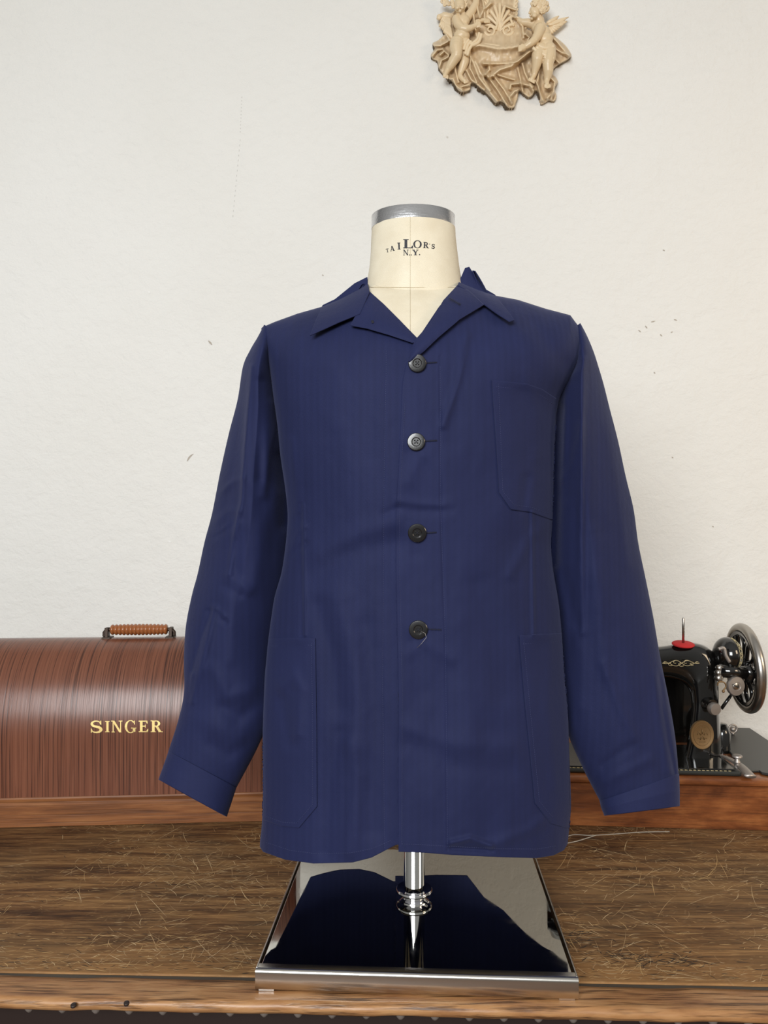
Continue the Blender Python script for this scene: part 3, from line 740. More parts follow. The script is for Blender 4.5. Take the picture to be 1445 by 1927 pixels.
for x0, y0, x1, y1 in ((801, 683, 822, 682), (800, 830, 822, 829), (802, 1003, 821, 1002), (804, 1184, 830, 1185)): buttonhole(x0, y0, x1, y1)
buttonhole(845, 561, 866, 573, 'lapel_buttonhole', .0215)
buttonhole(699, 606, 703, 605, 'lapel_tack', .0125)
# ------------------------------------------------------------------ DRESS FORM
plate_c = np.array((.0455, 1.070)); pyaw = math.radians(-3.0)
dress = empty('dress_form', (plate_c[0], plate_c[1], T), 'cream linen dress form with metal neck cap, chrome pole and glossy black square base', 'mannequin')
NX = 779.0
def neck_ring(hw, dep, py, n=72, cx=NX):
    a = np.linspace(0, 2*PI, n, endpoint=False)
    X = (cx-CX)*YC/F+hw*YC/F*np.cos(a); Y = YC+dep*np.sin(a); Z = np.full(n, CZ-(py-HY)*YC/F)
    return np.stack((X, Y, Z), axis=-1)
NK = [(404, 78, .040, 778), (430, 78.3, .041, 778), (450, 79.5, .042, 778), (476, 81.5, .044, 779), (500, 84, .046, 779.5), (520, 87, .047, 779.5), (541, 90.5, .048, 780), (580, 95, .049, 780)]
def neck_at(py):
    ys = [k[0] for k in NK]
    return [I(py, ys, [k[i] for k in NK]) for i in (1, 2, 3)]
rows = []
for py in np.linspace(431, 580, 50):
    hw, dp, cx = neck_at(py); rows.append(neck_ring(hw, dp, py, cx=cx))
mb = MB(); rows = np.array(rows)
# below the seam the chest follows the figure under the jacket
fx = []
mb.add(rows, gridfaces(len(rows), 72, True))
neck = mb.build('neck', M['linen'], dress)
# torso of the form under the jacket
def topform(x): return vt(x)+9+I(x, [600, 690, 700, 780, 862, 872, 940], [6, 4, 0, 0, 0, 4, 6])
xf1, yf1 = body_cols(ul[::4], False, topform, lambda x: 0*x+1520, 140, 16); xf2, yf2 = body_cols(ur[::4], True, topform, lambda x: 0*x+1520, 140, 16)
fx_, fy_ = np.concatenate((xf1, xf2[:, 1:]), 1), np.concatenate((yf1, yf2[:, 1:]), 1)
dd = (YC-SY(fx_, fy_, False))
vm = np.clip(1-np.abs(fx_-780)/110, 0, 1)*np.clip((700-fy_)/60, 0, 1); vm = np.clip(vm*4, 0, 1)
ff = PA(fx_, fy_, YC-np.maximum(dd-.012+.010*vm, 0.0)); fb = ff.copy(); fb[..., 1] = 2*YC-fb[..., 1]; fb[..., 1] = YC+(fb[..., 1]-YC)*.8
o = big_grid('torso', ff, M['linen'], dress, extra=fb)
o.modifiers.new('Weld', 'WELD').merge_threshold = .0008
# neck seam, centre seam
mb = MB()
hw, dp, cx = neck_at(541); tube(mb, [np.array(((x-CX)*q/F, q, CZ-(541.5-abs(x-780)*.012-HY)*q/F)) for x in np.linspace(697, 860, 40) for q in [min(YC-dp*math.sqrt(max(0, 1-((x-cx)/92)**2)), float(YC-(YC-SY(x, 541, False))+.002))-.0006]], .0004, 6)
pts = []
for py in np.linspace(432, 566, 30):
    hw, dp, cx = neck_at(py); pts.append(((772-CX)*(YC-dp)/F, YC-dp*math.sqrt(max(0, 1-((cx-772)/hw)**2))-.0000, CZ-(py-HY)*YC/F))
tube(mb, pts, .00025, 6)
tube(mb, [P(772, y, float(SY(772, y, False))+.0015) for y in np.linspace(545, 640, 20)], .00025, 6)
for k in range(4): pass
mb.build('seam_line', M['seam'], neck)
# metal cap
capz0 = CZ-(432-HY)*YC/F; capz1 = CZ-(407-HY)*YC/F
mb = MB()
def capring(e, z):
    r = neck_ring(78.6, .0405, 400, cx=777.5); c = r.mean(axis=0)
    r = c+(r-c)*e; r[:, 2] = z; return r
rows = [capring(.985, capz0), capring(1.0, capz0), capring(1.0, capz1-.001), capring(.985, capz1), capring(.6, capz1+.001), capring(.02, capz1+.001)]
rows[0][:, 2] += .0
mb.add(np.array(rows), gridfaces(6, 72, True)); mb.build('neck_cap', M['alu'], dress, True, 40)
# printed name on the neck
def neckmap(x, y, lift):       # x, y in survey pixels
    Yp = YC-.044
    for _ in range(8):
        yy = HY-(HY-y)*Yp/YC; hw, dp, cx = neck_at(yy)
        q = ((x-CX)*Yp/F-(cx-CX)*YC/F)/(hw*YC/F)
        Yp = YC-(dp+.0004+lift)*math.sqrt(max(0, 1-q*q))
    return P(x, y, Yp)
mb = MB()
def put(ch, x, yb, w, h, rot=0): letter_mesh(mb, ch, 0, 0, w, h, lambda a, b, l: neckmap(x+a, yb-b, l+.0001), .0001, rot=rot)
k = 440/1445.0
L = [('T', 548, 343, 17, 22, .2), ('A', 572, 335, 28, 30, .15), ('I', 617, 326, 19, 42, .05), ('L', 652, 319, 62, 56, 0), ('O', 714, 318, 52, 48, -.02), ('R', 776, 318, 34, 37, -.04), ("'", 812, 305, 7, 14, 0), ('S', 826, 321, 20, 28, -.08)]
for ch, x, yb, w, h, r in L: put(ch, 560+x*k, 370+yb*k, w*k, h*k, r)
L = [('N', 652, 362, 34, 34, 0), ('.', 689, 363, 7, 36, 0), ('.', 699, 363, 7, 36, 0), ('Y', 708, 361, 38, 33, 0), ('.', 750, 361, 8, 38, 0)]
for ch, x, yb, w, h, r in L: put(ch, 560+x*k, 370+yb*k, w*k, h*k, r)
mb.build('printed_lettering', M['ink'], neck, False)
# pole, collar, base plate
pc = np.array((plate_c[0]-.0030, plate_c[1]+.012, T))
mb = MB(); lathe(mb, pc, (0, 0, 1), [(.0148, .022), (.0148, .26)], 48); mb.build('pole', M['chrome'], dress, True, 40)
mb = MB(); lathe(mb, pc, (0, 0, 1), [(.0235, .0255), (.0235, .0264), (.019, .0275), (.017, .0285), (.017, .0305), (.0205, .0325), (.0245, .0340), (.0255, .0352), (.0255, .0382), (.0245, .0395), (.0230, .0390), (.0150, .0375)], 56)
mb.build('pole_flange', M['chrome'], dress, True, 40)
G = frame(plate_c[0], plate_c[1], pyaw)
HWp, HDp, TH = .1865, .178, .0255
mb = MB(); v, f = box_vf(-HWp+.004, HWp-.004, -HDp+.006, HDp, .006, TH); mb.add(G(v), f); bp = mb.build('base_plate', M['plate'], dress, False)
bevel(bp, .0008, 2)
# folded steel front lip
prof = [(-HDp+.013, TH+.0003), (-HDp+.005, TH+.0004), (-HDp+.0025, TH+.0001), (-HDp+.0008, TH-.0009), (-HDp-.0001, TH-.0022), (-HDp-.0005, TH-.004), (-HDp-.0005, .0035), (-HDp+.0015, .0015), (-HDp+.004, .0010), (-HDp+.006, .004), (-HDp+.010, .010)]
mb = MB(); xs = [-HWp-.001, HWp+.001]
vs = [(x, a, b) for x in xs for a, b in prof]; n = len(prof)
mb.add(G(vs), [(i, i+1, n+i+1, n+i) for i in range(n-1)]+[tuple(range(n)), tuple(range(n, 2*n))]); mb.build('front_lip', M['brushed'], dress, True, 50)
for s in (-1, 1):
    mb = MB(); v, f = box_vf(-.0012, .0012, -HDp+.004, HDp, .002, TH+.0006); v[:, 0] += s*HWp; mb.add(G(v), f); o = mb.build('side_trim', M['brushed'], dress, False); bevel(o, .0006, 2)
for s in (-1, 1):
    mb = MB(); v, f = box_vf(-.009, .009, -HDp+.0006, -HDp+.012, -.0, .004); v[:, 0] += s*(HWp-.012); mb.add(G(v), f); mb.build('foot', M['brushed'], dress, False)
# ------------------------------------------------------------------ TABLE
tyaw = math.radians(-1.8); TG = frame(0, .925, tyaw, 0)
TW = 1.3
table = empty('antique_chest', (0, 1.35, 0), 'worn brown wooden chest top with scratched boards and rounded front edge, against the wall', 'chest')
mb = MB(); v, f = box_vf(-TW, TW, .004, .80, T-.035, T); mb.add(TG(v), f); o = mb.build('top_board', M['table'], table, False); bevel(o, .0015, 2)
mb = MB(); v, f = box_vf(-TW, TW, -.0042, .0065, T-.0155, T-.0022); mb.add(TG(v), f); mb.build('edge_groove', M['groove'], table, False)
R_ = .0078
prof = [(-.0035, T-.003), (-.005, T-.0006), (-.012, T)]
prof += [(-.0425-.008*math.sin(a), T-R_+R_*math.cos(a)) for a in np.linspace(0, PI*.98, 20)]+[(-.0035, T-.0158)]
mb = MB(); ns = 120; vs = []
for i in range(ns):
    x = -TW+2*TW*i/(ns-1)
    for a, b in prof: vs.append((x, a+.0008*math.sin(x*37)+.0006*math.sin(x*91), b+.0004*math.sin(x*53)))
n = len(prof); mb.add(TG(vs), [(i*n+j, i*n+j+1, (i+1)*n+j+1, (i+1)*n+j) for i in range(ns-1) for j in range(n-1)]+[tuple(range(n)), tuple((ns-1)*n+j for j in range(n))])
mb.build('rounded_edge', M['nosing'], table, True)
# nail holes / dowels in the edge
for px, py in ((138, 1886), (238, 1882), (1283, 1905), (1152, 1906)):
    p = onplane(px, py, 0); mb = MB(); lathe(mb, (p[0], max(p[1], .878), T-.0015 if p[1] > .885 else T-.003), (0, -.35, 1), [(.0001, .0007), (.0024, .0007), (.0032, .0001), (.0032, -.002)], 20, cap=False)
    mb.build('nail_head', M['dark_wood'], table)
mb = MB(); v, f = box_vf(-TW+.02, TW-.02, .022, .78, .06, T-.031); mb.add(TG(v), f); mb.build('carcass', M['dark_wood'], table, False)
mb = MB(); v, f = box_vf(-TW+.01, TW-.01, -.012, .03, T-.024, T-.0145); mb.add(TG(v), f); mb.build('frieze_rail', M['dark_wood'], table, False)
for i in range(40):
    x = -.80+i*.041
    mb = MB(); lathe(mb, TG([x, -.003, T-.0245]), (0, 0, -1), [(.0065, 0), (.0065, .010), (.0055, .016), (.003, .0195), (.0003, .0205)], 14)
    mb.build('bead', M['bead'], table)
for s in (-1, 1):
    for q in (0, 1):
        mb = MB(); v, f = box_vf(-.045, .045, -.04, .04, 0, .065); v[:, 0] += s*(TW-.09); v[:, 1] += .075+q*.62; mb.add(TG(v), f); mb.build('foot', M['dark_wood'], table, False)
# scratches and gouges in the top, each a shallow sliver of bared wood
def ribbon(mb, pts, w, z, m):
    pts = np.asarray(pts, float); k = len(pts); d = np.gradient(pts, axis=0); d /= np.linalg.norm(d, axis=1)[:, None]+1e-9
    n_ = np.stack((-d[:, 1], d[:, 0]), -1); ww = (w*np.sin(np.linspace(.25, PI-.12, k)))[:, None]/2
    a = pts+n_*ww; b = pts-n_*ww
    v = np.concatenate((np.c_[a, np.full(k, z)], np.c_[b, np.full(k, z)]))
    mb.add(TG(v), [(i, i+1, k+i+1, k+i) for i in range(k-1)], m)
mb = MB(); rs = random.Random(21)
def a_scratch(x, y, L_, ang, bend, w, m):
    t = np.linspace(-.5, .5, 7); px_ = x+L_*t*math.cos(ang)-bend*L_*(t*t)*math.sin(ang); py_ = y+L_*t*math.sin(ang)+bend*L_*(t*t)*math.cos(ang)
    if py_.min() < .008 or py_.max() > .78: return
    ribbon(mb, np.c_[px_, py_], w, T+.00012+rs.random()*.0001, m)
for i in range(9500):
    x = rs.uniform(-.62, .66); y = rs.random()**1.25*.50+.01
    if vnoise(x*9+3, y*14) < rs.uniform(-.45, .25): continue
    u_ = rs.random()
    if u_ < .70: a_scratch(x, y, rs.uniform(.003, .016), rs.gauss(0, .45), rs.uniform(-.5, .5), rs.uniform(.0004, .0011), rs.choice((0, 0, 1, 1, 2, 3)))
    elif u_ < .93: a_scratch(x, y, rs.uniform(.010, .035), rs.uniform(-PI/2, PI/2), rs.uniform(-.5, .5), rs.uniform(.0004, .0009), rs.choice((0, 1, 1, 2)))
    else: a_scratch(x, y, rs.uniform(.03, .09), rs.choice((rs.uniform(.5, 1.4), rs.uniform(-1.2, -.3), rs.gauss(0, .15))), rs.uniform(-.25, .25), rs.uniform(.0005, .0010), rs.choice((0, 1, 2)))
for cx_, cy_ in ((.365, .055), (.25, .105), (-.02, .04), (.30, .06)):
    for i in range(46): a_scratch(cx_+rs.gauss(0, .02), cy_+rs.gauss(0, .009), rs.uniform(.006, .022), rs.gauss(.1, .5), rs.uniform(-.6, .6), rs.uniform(.0006, .0016), 3)
for i in range(420): a_scratch(rs.uniform(-.62, .66), .008+rs.random()**2*.10, rs.uniform(.004, .02), rs.gauss(0, .12), rs.uniform(-.4, .4), rs.uniform(.0006, .0016), rs.choice((3, 3, 4, 0)))
ribbon(mb, [(.335+.02*i, .082+.0004*math.sin(i)) for i in range(20)], .0010, T+.0002, 3)
sm_ = [plain('bared_wood_'+n_, c_, .6) for n_, c_ in (('gold', (.52, .33, .14)), ('tan', (.40, .25, .12)), ('pale', (.62, .45, .25)), ('dark', (.025, .014, .008)), ('brown', (.09, .05, .025)))]
tag(mb.build('scratches', sm_, table, False), kind='stuff')
# nicks in the plaster
mb = MB()
def wall_nick(px0, py0, px1, py1, w, m=0, bend=0):
    a = P(px0, py0, YW-.0006); b = P(px1, py1, YW-.0006); d = b-a; n_ = np.array((-d[2], 0, d[0])); n_ /= np.linalg.norm(n_); pts = [a+d*t+n_*bend*math.sin(PI*t) for t in np.linspace(0, 1, 6)]
    ws = [w*math.sin(PI*(.12+.8*t))/2 for t in np.linspace(0, 1, 6)]
    v = [p+n_*q for p, q in zip(pts, ws)]+[p-n_*q for p, q in zip(pts, ws)]
    mb.add(v, [(i, i+1, 7+i, 6+i) for i in range(5)], m)
for i in range(11): wall_nick(455-.3*i, 182+i*6.5, 455-.3*i, 184+i*6.5, .0012)
for i in range(16): wall_nick(452-1.0*i*.9, 262+i*9.5, 452-.9*(i+.5), 266+i*9.5, .0008)
wall_nick(352, 868, 364, 854, .004, 1, .002); wall_nick(392, 641, 399, 649, .0045, 1); wall_nick(279, 549, 283, 551, .004, 2); wall_nick(317, 1018, 322, 1020, .004, 2)
for a in ((1201, 621, 1206, 625), (1214, 613, 1218, 618), (1225, 606, 1233, 604), (1242, 629, 1246, 633), (1262, 626, 1266, 624), (1268, 601, 1274, 603), (1247, 470, 1251, 472), (1150, 905, 1154, 903), (606, 517, 609, 519), (1264, 860, 1267, 862), (1340, 990, 1343, 992), (1230, 700, 1233, 703)): wall_nick(*a, .0028, 1)
mb.build('plaster_nicks', [plain('plaster_crack', (.52, .50, .46), .8), plain('plaster_chip', (.45, .40, .34), .8), plain('plaster_blob', (.86, .85, .82), .8)], bpy.data.objects['wall_back'], False)
# clear thread on the table
def thread(pts, r=.0007):
    mb = MB(); q = catmull([onplane(x, y, r) for x, y in pts], 60); tube(mb, q, r, 8); return mb.build('thread_strand', M['cord'], None)
tag(thread([(1055, 1580), (1078, 1571), (1110, 1572), (1150, 1570), (1205, 1566), (1260, 1565)]), 'long pale thread end lying on the chest right of the jacket hem', 'thread')
tag(thread([(1060, 1588), (1085, 1583), (1105, 1577), (1122, 1571.5)], .0008), 'short pale thread end below the longer one beside the jacket hem', 'thread')
# ------------------------------------------------------------------ LEFT: wooden carrying case
cyaw = math.radians(4.1); CG = frame(-.455, 1.425, cyaw, T+.0008)
case = empty('sewing_machine_case', (-.455, 1.53, T), 'bent wood domed sewing machine case with gold lettering and ribbed carrying handle', 'case')
HWc = .29
mb = MB(); prof = [(0, 0), (0, .006), (-.001, .040), (.002, .043), (.004, .046), (.010, .049), (.012, .052), (.24, .052), (.25, 0)]
def extr(mb, G, prof, x0, x1, m=0):
    n = len(prof); vs = [(x, a, b) for x in (x0, x1) for a, b in prof]
    mb.add(G(vs), [(i, (i+1) % n, n+(i+1) % n, n+i) for i in range(n)]+[tuple(range(n)), tuple(range(n, 2*n))], m)
extr(mb, CG, [(0, 0), (0, .040), (.003, .0445), (.009, .048), (.010, .0515), (.246, .0515), (.256, .04), (.256, 0)], -HWc-.085, HWc+.02)
o = mb.build('base_board', M['oak'], case, False); bevel(o, .0008, 2)
def domeprof(n=44):
    pr = [(.0098, .0516)]; cy, cz, ry, rz = .126, .150, .1162, .181
    for a in np.linspace(PI, 0, n):
        c, s = math.cos(a), math.sin(a); e = 2/2.08
        pr.append((cy+ry*math.copysign(abs(c)**e, c), cz+rz*abs(s)**e))
    pr.append((.24, .052)); return pr
dp = domeprof(); mb = MB(); n = len(dp)
XC0 = -HWc-.057; xs = np.r_[XC0, XC0+.006, np.linspace(XC0+.02, HWc-.02, 20), HWc-.006, HWc]
vs = []
for x in xs:
    for a, b in dp:
        k = .985 if x <= XC0+.0005 or x >= HWc-.0005 else 1
        vs.append((x, .126+(a-.126)*k, .052+(b-.052)*k))
mb.add(CG(vs), [(i*n+j, i*n+j+1, (i+1)*n+j+1, (i+1)*n+j) for i in range(len(xs)-1) for j in range(n-1)]+[tuple(range(n)), tuple((len(xs)-1)*n+j for j in range(n))])
dome = mb.build('domed_cover', M['case'], case, True, 40)
# lettering on the front of the dome
inv = math.radians(4.1)
def case_front(px, py, lift):
    Y = 1.42
    for _ in range(6):
        p = P(px, py, Y); dx, dy = p[0]+.455, p[1]-1.425
        lx = dx*math.cos(inv)+dy*math.sin(inv); z = p[2]-T-.0008
        zz = [q[1] for q in dp[:n//2]]; yy = [q[0] for q in dp[:n//2]]
        ly = np.interp(z, zz, yy)-.0004-lift
        Y = 1.425+lx*math.sin(inv)+ly*math.cos(inv)
    return P(px, py, Y)
mb = MB(); k = 520/1445
for ch, x0, x1, yt_, yb_ in (('S', 471, 533, 572, 637), ('I', 549, 573, 575, 633), ('N', 583, 640, 573, 634), ('G', 652, 713, 571, 637), ('E', 725, 777, 573, 633), ('R', 788, 850, 572, 633)):
    letter_mesh(mb, ch, 0, 0, (x1-x0)*k, (yb_-yt_)*k, lambda a, b, l: case_front(x0*k+a, 1150+yb_*k-b, l), .0003)
mb.build('gold_lettering', M['gold'], dome, False)
# handle on the crown
hz = .331+.0; 
hcen = CG([ -.0, .126, hz]); hx0 = (271-CX)*1.55/F+.455
hmid = hx0/math.cos(inv)
hd = empty('handle', tuple(CG([hmid, .126, hz])), None, None); hd.parent = case; hd.location = Vector(CG([hmid, .126, hz]))-case.location
del_keys = [k_ for k_ in ('label', 'category') if k_ in hd.keys()]
bpy.data.objects.remove(hd)
mb = MB(); prof = []
nb = 15; Lh = .112
for i in range(nb):
    c0 = -Lh/2+Lh*i/nb; w = Lh/nb; env = .0100+.0012*math.sin(PI*(i+.5)/nb)
    for t in np.linspace(0.04, .96, 7): prof.append((env-.0026+.0030*math.sin(PI*t)**.7, c0+w*t))
hax = CG([1, 0, 0])-CG([0, 0, 0])
lathe(mb, CG([hmid, .126, hz+.0155]), hax, [(.004, -Lh/2-.001)]+prof+[(.004, Lh/2+.001)], 28)
handle = mb.build('handle', M['turned'], case, True, 50)
for s in (-1, 1):
    mb = MB(); x = hmid+s*(Lh/2+.006)
    v, f = box_vf(x-.0085, x+.0085, .112, .140, hz-.003, hz+.002); mb.add(CG(v), f)
    v, f = box_vf(x-.0035+s*.001, x+.0035+s*.001, .118, .134, hz, hz+.020); mb.add(CG(v), f)
    tube(mb, [CG([x-s*.010, .126, hz+.0155]), CG([x+s*.003, .126, hz+.0155]), CG([x+s*.007, .126, hz+.010]), CG([x+s*.007, .126, hz+.002])], .0036, 12)
    o = mb.build('handle_bracket', M['bracket'], handle, True, 40); bevel(o, .001, 2)
# ------------------------------------------------------------------ RIGHT: sewing machine
ryaw = math.radians(-4.3); RG = frame(.447, 1.4135, ryaw, T+.0008)
sm = empty('sewing_machine', (.55, 1.52, T), 'black antique sewing machine with silver hand wheel on a low wooden base', 'sewing machine')
mb = MB()
extr(mb, RG, [(0, 0), (0, .078), (-.002, .080), (-.005, .082), (-.006, .0865), (-.005, .091), (-.001, .0935), (.010, .0945), (.262, .0945), (.266, .08), (.266, 0)], -.20, .42)
wb = mb.build('wooden_base', M['oak_red'], sm, True, 28)
# bed
mb = MB(); v, f = box_vf(-.165, .207, .006, .184, .0950, .1035); mb.add(RG(v), f); o = mb.build('bed', M['japan_worn'], sm, False); bevel(o, .0035, 4)
bed = o
mb = MB(); v, f = box_vf(-.155, .197, .012, .178, .1030, .1065); mb.add(RG(v), f); o = mb.build('bed_step', M['japan'], bed, False); bevel(o, .002, 3)
# arm and pillar
outer = [(1030, 1232), (1060, 1222), (1110, 1219), (1180, 1218), (1242, 1216), (1290, 1209), (1322, 1213), (1343, 1228), (1351, 1250), (1352, 1280), (1353, 1310), (1355, 1345), (1357, 1390), (1359, 1425), (1366, 1436)]
inner = [(1030, 1262), (1060, 1270), (1110, 1272), (1180, 1273), (1236, 1275), (1262, 1277), (1282, 1283), (1292, 1292), (1298, 1302), (1300, 1315), (1301, 1330), (1299, 1352), (1294, 1392), (1286, 1425), (1276, 1436)]
YA = [1.545, 1.54, 1.535, 1.53, 1.528, 1.525, 1.52, 1.52]
o, _ = tube_pairs('arm_and_pillar', outer, inner, YA, [.022, .034, .036, .036, .040, .040, .040, .042], M['japan'], sm, None, 56, 120, 3.0)
arm = o
mb = MB()
tube(mb, [P(1052, 1212, 1.545), P(1052, 1232, 1.545), P(1052, 1300, 1.545), P(1052, 1362, 1.545), P(1052, 1374, 1.545)], [.016, .024, .025, .023, .012], 24)
mb.build('head', M['japan'], sm)
mb = MB(); tube(mb, [P(1052, 1370, 1.545), P(1052, 1416, 1.545)], .004, 12); mb.build('needle_bar', M['steel'], sm)
mb = MB(); v, f = box_vf(-.150, -.132, .06, .10, .1065, .1095); mb.add(RG(v), f); mb.build('presser_foot', M['steel'], sm, False)
# things that lie on the arm front face: find its distance
def armY(px, py): return 1.524-.0405
def scroll(mb, cx, cy, w, h, Yf, w0=.0006, seed=0, curve=None):
    rr = random.Random(seed); n = max(3, int(w/9))
    bend = (lambda x: 0) if curve is None else curve
    for i in range(n):
        x = cx-w/2+w*(i+.5)/n; s = 1 if i % 2 else -1; r = h*.30*(.8+.4*rr.random())
        env = math.sin(PI*(i+.5)/n)*.5+.5
        pts = []
        for k_ in range(16):
            t = k_/15; a = s*(t*4.6+.6); q = r*env*(1-.75*t)
            pts.append(P(x+q*math.cos(a)*1.3, cy+s*h*.08*env+q*math.sin(a)+bend(x), Yf(x, cy)))
        tube(mb, pts, w0, 5, flat=.5)
    for s in (-1, 1):
        pts = [P(cx-w/2+w*t, cy+s*h*.34*math.sin(PI*t)*math.cos(9*t)+bend(cx-w/2+w*t), Yf(0, 0)) for t in np.linspace(0, 1, 40)]
        tube(mb, pts, w0, 5, flat=.5)
mb = MB(); scroll(mb, 1281, 1248, 70, 17, lambda x, y: 1.4862, .0010, 3); scroll(mb, 1200, 1248, 70, 15, lambda x, y: 1.49, .0006, 4)
mb.build('gilt_decoration', M['pale_gold'], arm)
mb = MB()
for i in range(9): scroll(mb, 1092+i*32, 1450.5+i*.4, 30, 7.5, lambda x, y: 1.4125-.0*i, .0005, 10+i)
MBgd = mb
vals = []
mbx = MB()
for i in range(44):                       # small gilt leaves along the bed's front strip
    x = -.15+i*.0078
    for s in (-1, 1):
        pts = [RG([x+.0035*math.cos(a)*(1-a/7), .0092+s*.0+.0022*math.sin(a*s)*(1-a/7), .10385]) for a in np.linspace(0, 5, 9)]
        tube(mbx, pts, .00035, 4)
mbx.build('gilt_border', M['pale_gold'], bed)
# badge
cB = P(1321, 1383, 1.4755)
mb = MB(); lathe(mb, cB, (0, -1, 0), [(.0001, .0010), (.019, .0010), (.0205, .0018), (.0218, .0018), (.0222, .0008), (.0222, -.005)], 56, cap=False, ell=(1, 1.24)); 
bd = mb.build('oval_badge', M['brass'], arm, True, 50)
mb = MB()
for (x0, y0), (x1, y1), r in (((0, 11), (0, 2), 2.0), ((0, 2), (-4, -9), 1.6), ((0, 2), (4, -9), 1.6), ((-8, 8), (-3, 0), 1.3), ((8, 8), (3, 0), 1.3), ((-9, -6), (9, -6), .9), ((-10, 0), (-7, 8), .9), ((10, 0), (7, 8), .9), ((-6, -13), (6, -13), .8), ((-6, 15), (6, 15), .8)):
    tube(mb, [cB+np.array((x0*.001, -.0012, y0*.001)), cB+np.array((x1*.001, -.0012, y1*.001))], r*.0006, 6)
tube(mb, [cB+np.array((.0165*math.cos(a), -.0011, .0205*math.sin(a))) for a in np.linspace(0, 2*PI, 40, endpoint=False)], .0004, 5, closed=True)
mb.build('badge_relief', M['brass_dark'], bd)
# pillar knob
p = P(1340, 1330, 1.478); mb = MB(); lathe(mb, p+np.array((-.006, .01, .004)), (.22, -1, -.06), [(.0135, 0), (.0145, .006), (.012, .012), (.0118, .016), (.0001, .016)], 36); k1 = mb.build('stitch_knob_collar', M['japan'], sm, True, 50)
mb = MB(); lathe(mb, P(1342, 1333, 1.466), (.22, -1, -.06), [(.0001, -.004), (.0108, -.004), (.0120, -.001), (.0120, .006), (.0108, .0085), (.0001, .009)], 40); mb.build('stitch_knob', M['steel_dull'], k1, True, 50)
# spool pin
p = P(1285.5, 1212, 1.505)
mb = MB(); lathe(mb, p, (0, -.17, 1), [(.0001, -.003), (.019, -.003), (.0212, -.001), (.0212, .0006), (.019, .0022), (.0001, .0028)], 40); fl = mb.build('felt_disc', M['red'], sm, True, 60)
mb = MB(); tube(mb, [p, p+np.array((0, 0, .050)), p+np.array((0, 0, .0515))], [.0024, .0024, .0017], 14); mb.build('spool_pin', M['steel'], sm)
# hand wheel
wc = P(1401, 1257, 1.535); ax = RG([1, 0, 0])-RG([0, 0, 0]); ax = ax/np.linalg.norm(ax)
ey = RG([0, 1, 0])-RG([0, 0, 0]); ez = np.array((0, 0, 1.0))
ey = ey/np.linalg.norm(ey); tl = .06; ax2 = ax+ez*tl*1.0; ax2 /= np.linalg.norm(ax2); ez2 = ez-ax2*np.dot(ez, ax2); ez2 /= np.linalg.norm(ez2)
W = lambda r, a, h=0: wc+ax2*h+r*(ey*math.cos(a)+ez2*math.sin(a))
def ringmesh(mb, prof, n=96, m=0):
    k_ = len(prof); vs = [W(r, 2*PI*i/n, h) for i in range(n) for r, h in prof]
    mb.add(vs, [(i*k_+j, i*k_+(j+1) % k_, ((i+1) % n)*k_+(j+1) % k_, ((i+1) % n)*k_+j) for i in range(n) for j in range(k_)], m)
mb = MB(); ringmesh(mb, [(.0805+.0088*math.cos(a), .0095*math.sin(a)) for a in np.linspace(0, 2*PI, 20, endpoint=False)]); hw_ = mb.build('hand_wheel', M['steel'], sm)
mb = MB(); ringmesh(mb, [(.0735, -.0085), (.0735, .0085), (.067, .007), (.0655, 0), (.067, -.007)]); mb.build('inner_rim', M['japan'], hw_, True, 40)
for i in range(6):
    a0 = i*PI/3+.25
    for s in (-1, 1):
        mb = MB(); pts = catmull([W(.016, a0, 0), W(.034, a0+s*.30, .001), W(.052, a0+s*.32, .001), W(.069, a0+s*.12, 0)], 20); tube(mb, pts, [.0052]*20, 12, flat=.8); 
        if s == -1: keep = mb
        else:
            keep.v += mb.v; keep.f += [tuple(q+keep.n for q in f_) for f_ in mb.f]; keep.m += mb.m; keep.n += mb.n
    keep.build('spoke', M['japan'], hw_)
mb = MB(); lathe(mb, wc-ax2*.016, ax2, [(.0001, -.002), (.019, -.002), (.021, .004), (.021, .020), (.017, .026), (.0001, .028)], 40); mb.build('hub', M['japan'], hw_, True, 50)
mb = MB(); lathe(mb, wc+ax2*.012, ax2, [(.013, 0), (.0145, .003), (.0145, .010), (.012, .013), (.0001, .013)], 36); mb.build('hub_screw', M['steel'], hw_, True, 50)
# shaft from the pillar to the wheel
mb = MB(); tube(mb, [wc-ax2*.062, wc-ax2*.016], .013, 24); mb.build('wheel_shaft', M['japan'], sm)
# rounded belt guard with gilt band
gc = P(1368, 1232, 1.50)
mb = MB(); ball(mb, gc, 1, 32, sc=(.0255, .036, .0345)); guard = mb.build('belt_guard', M['japan'], sm)
mb = MB()
for off_ in (0,):
    for i in range(9):
        t = i/8; th = 1.25-2.1*t; s = 1 if i % 2 else -1
        for k_ in range(1):
            pts = []
            for q in range(14):
                a = s*(q/13*4.8); rad = .0048*(1-.7*q/13)
                lon = .62+rad*math.cos(a)/.026; lat = th+rad*math.sin(a)/.036
                pts.append(gc+np.array((.0262*math.cos(lat)*math.sin(lon), -.0367*math.cos(lat)*math.cos(lon), .0352*math.sin(lat))))
            tube(mb, pts, .0006, 5)
for lon in (.42, .86):
    tube(mb, [gc+np.array((.0260*math.cos(l)*math.sin(lon), -.0365*math.cos(l)*math.cos(lon), .0350*math.sin(l))) for l in np.linspace(-.85, 1.3, 24)], .0004, 5)
mb.build('gilt_decoration', M['pale_gold'], guard)
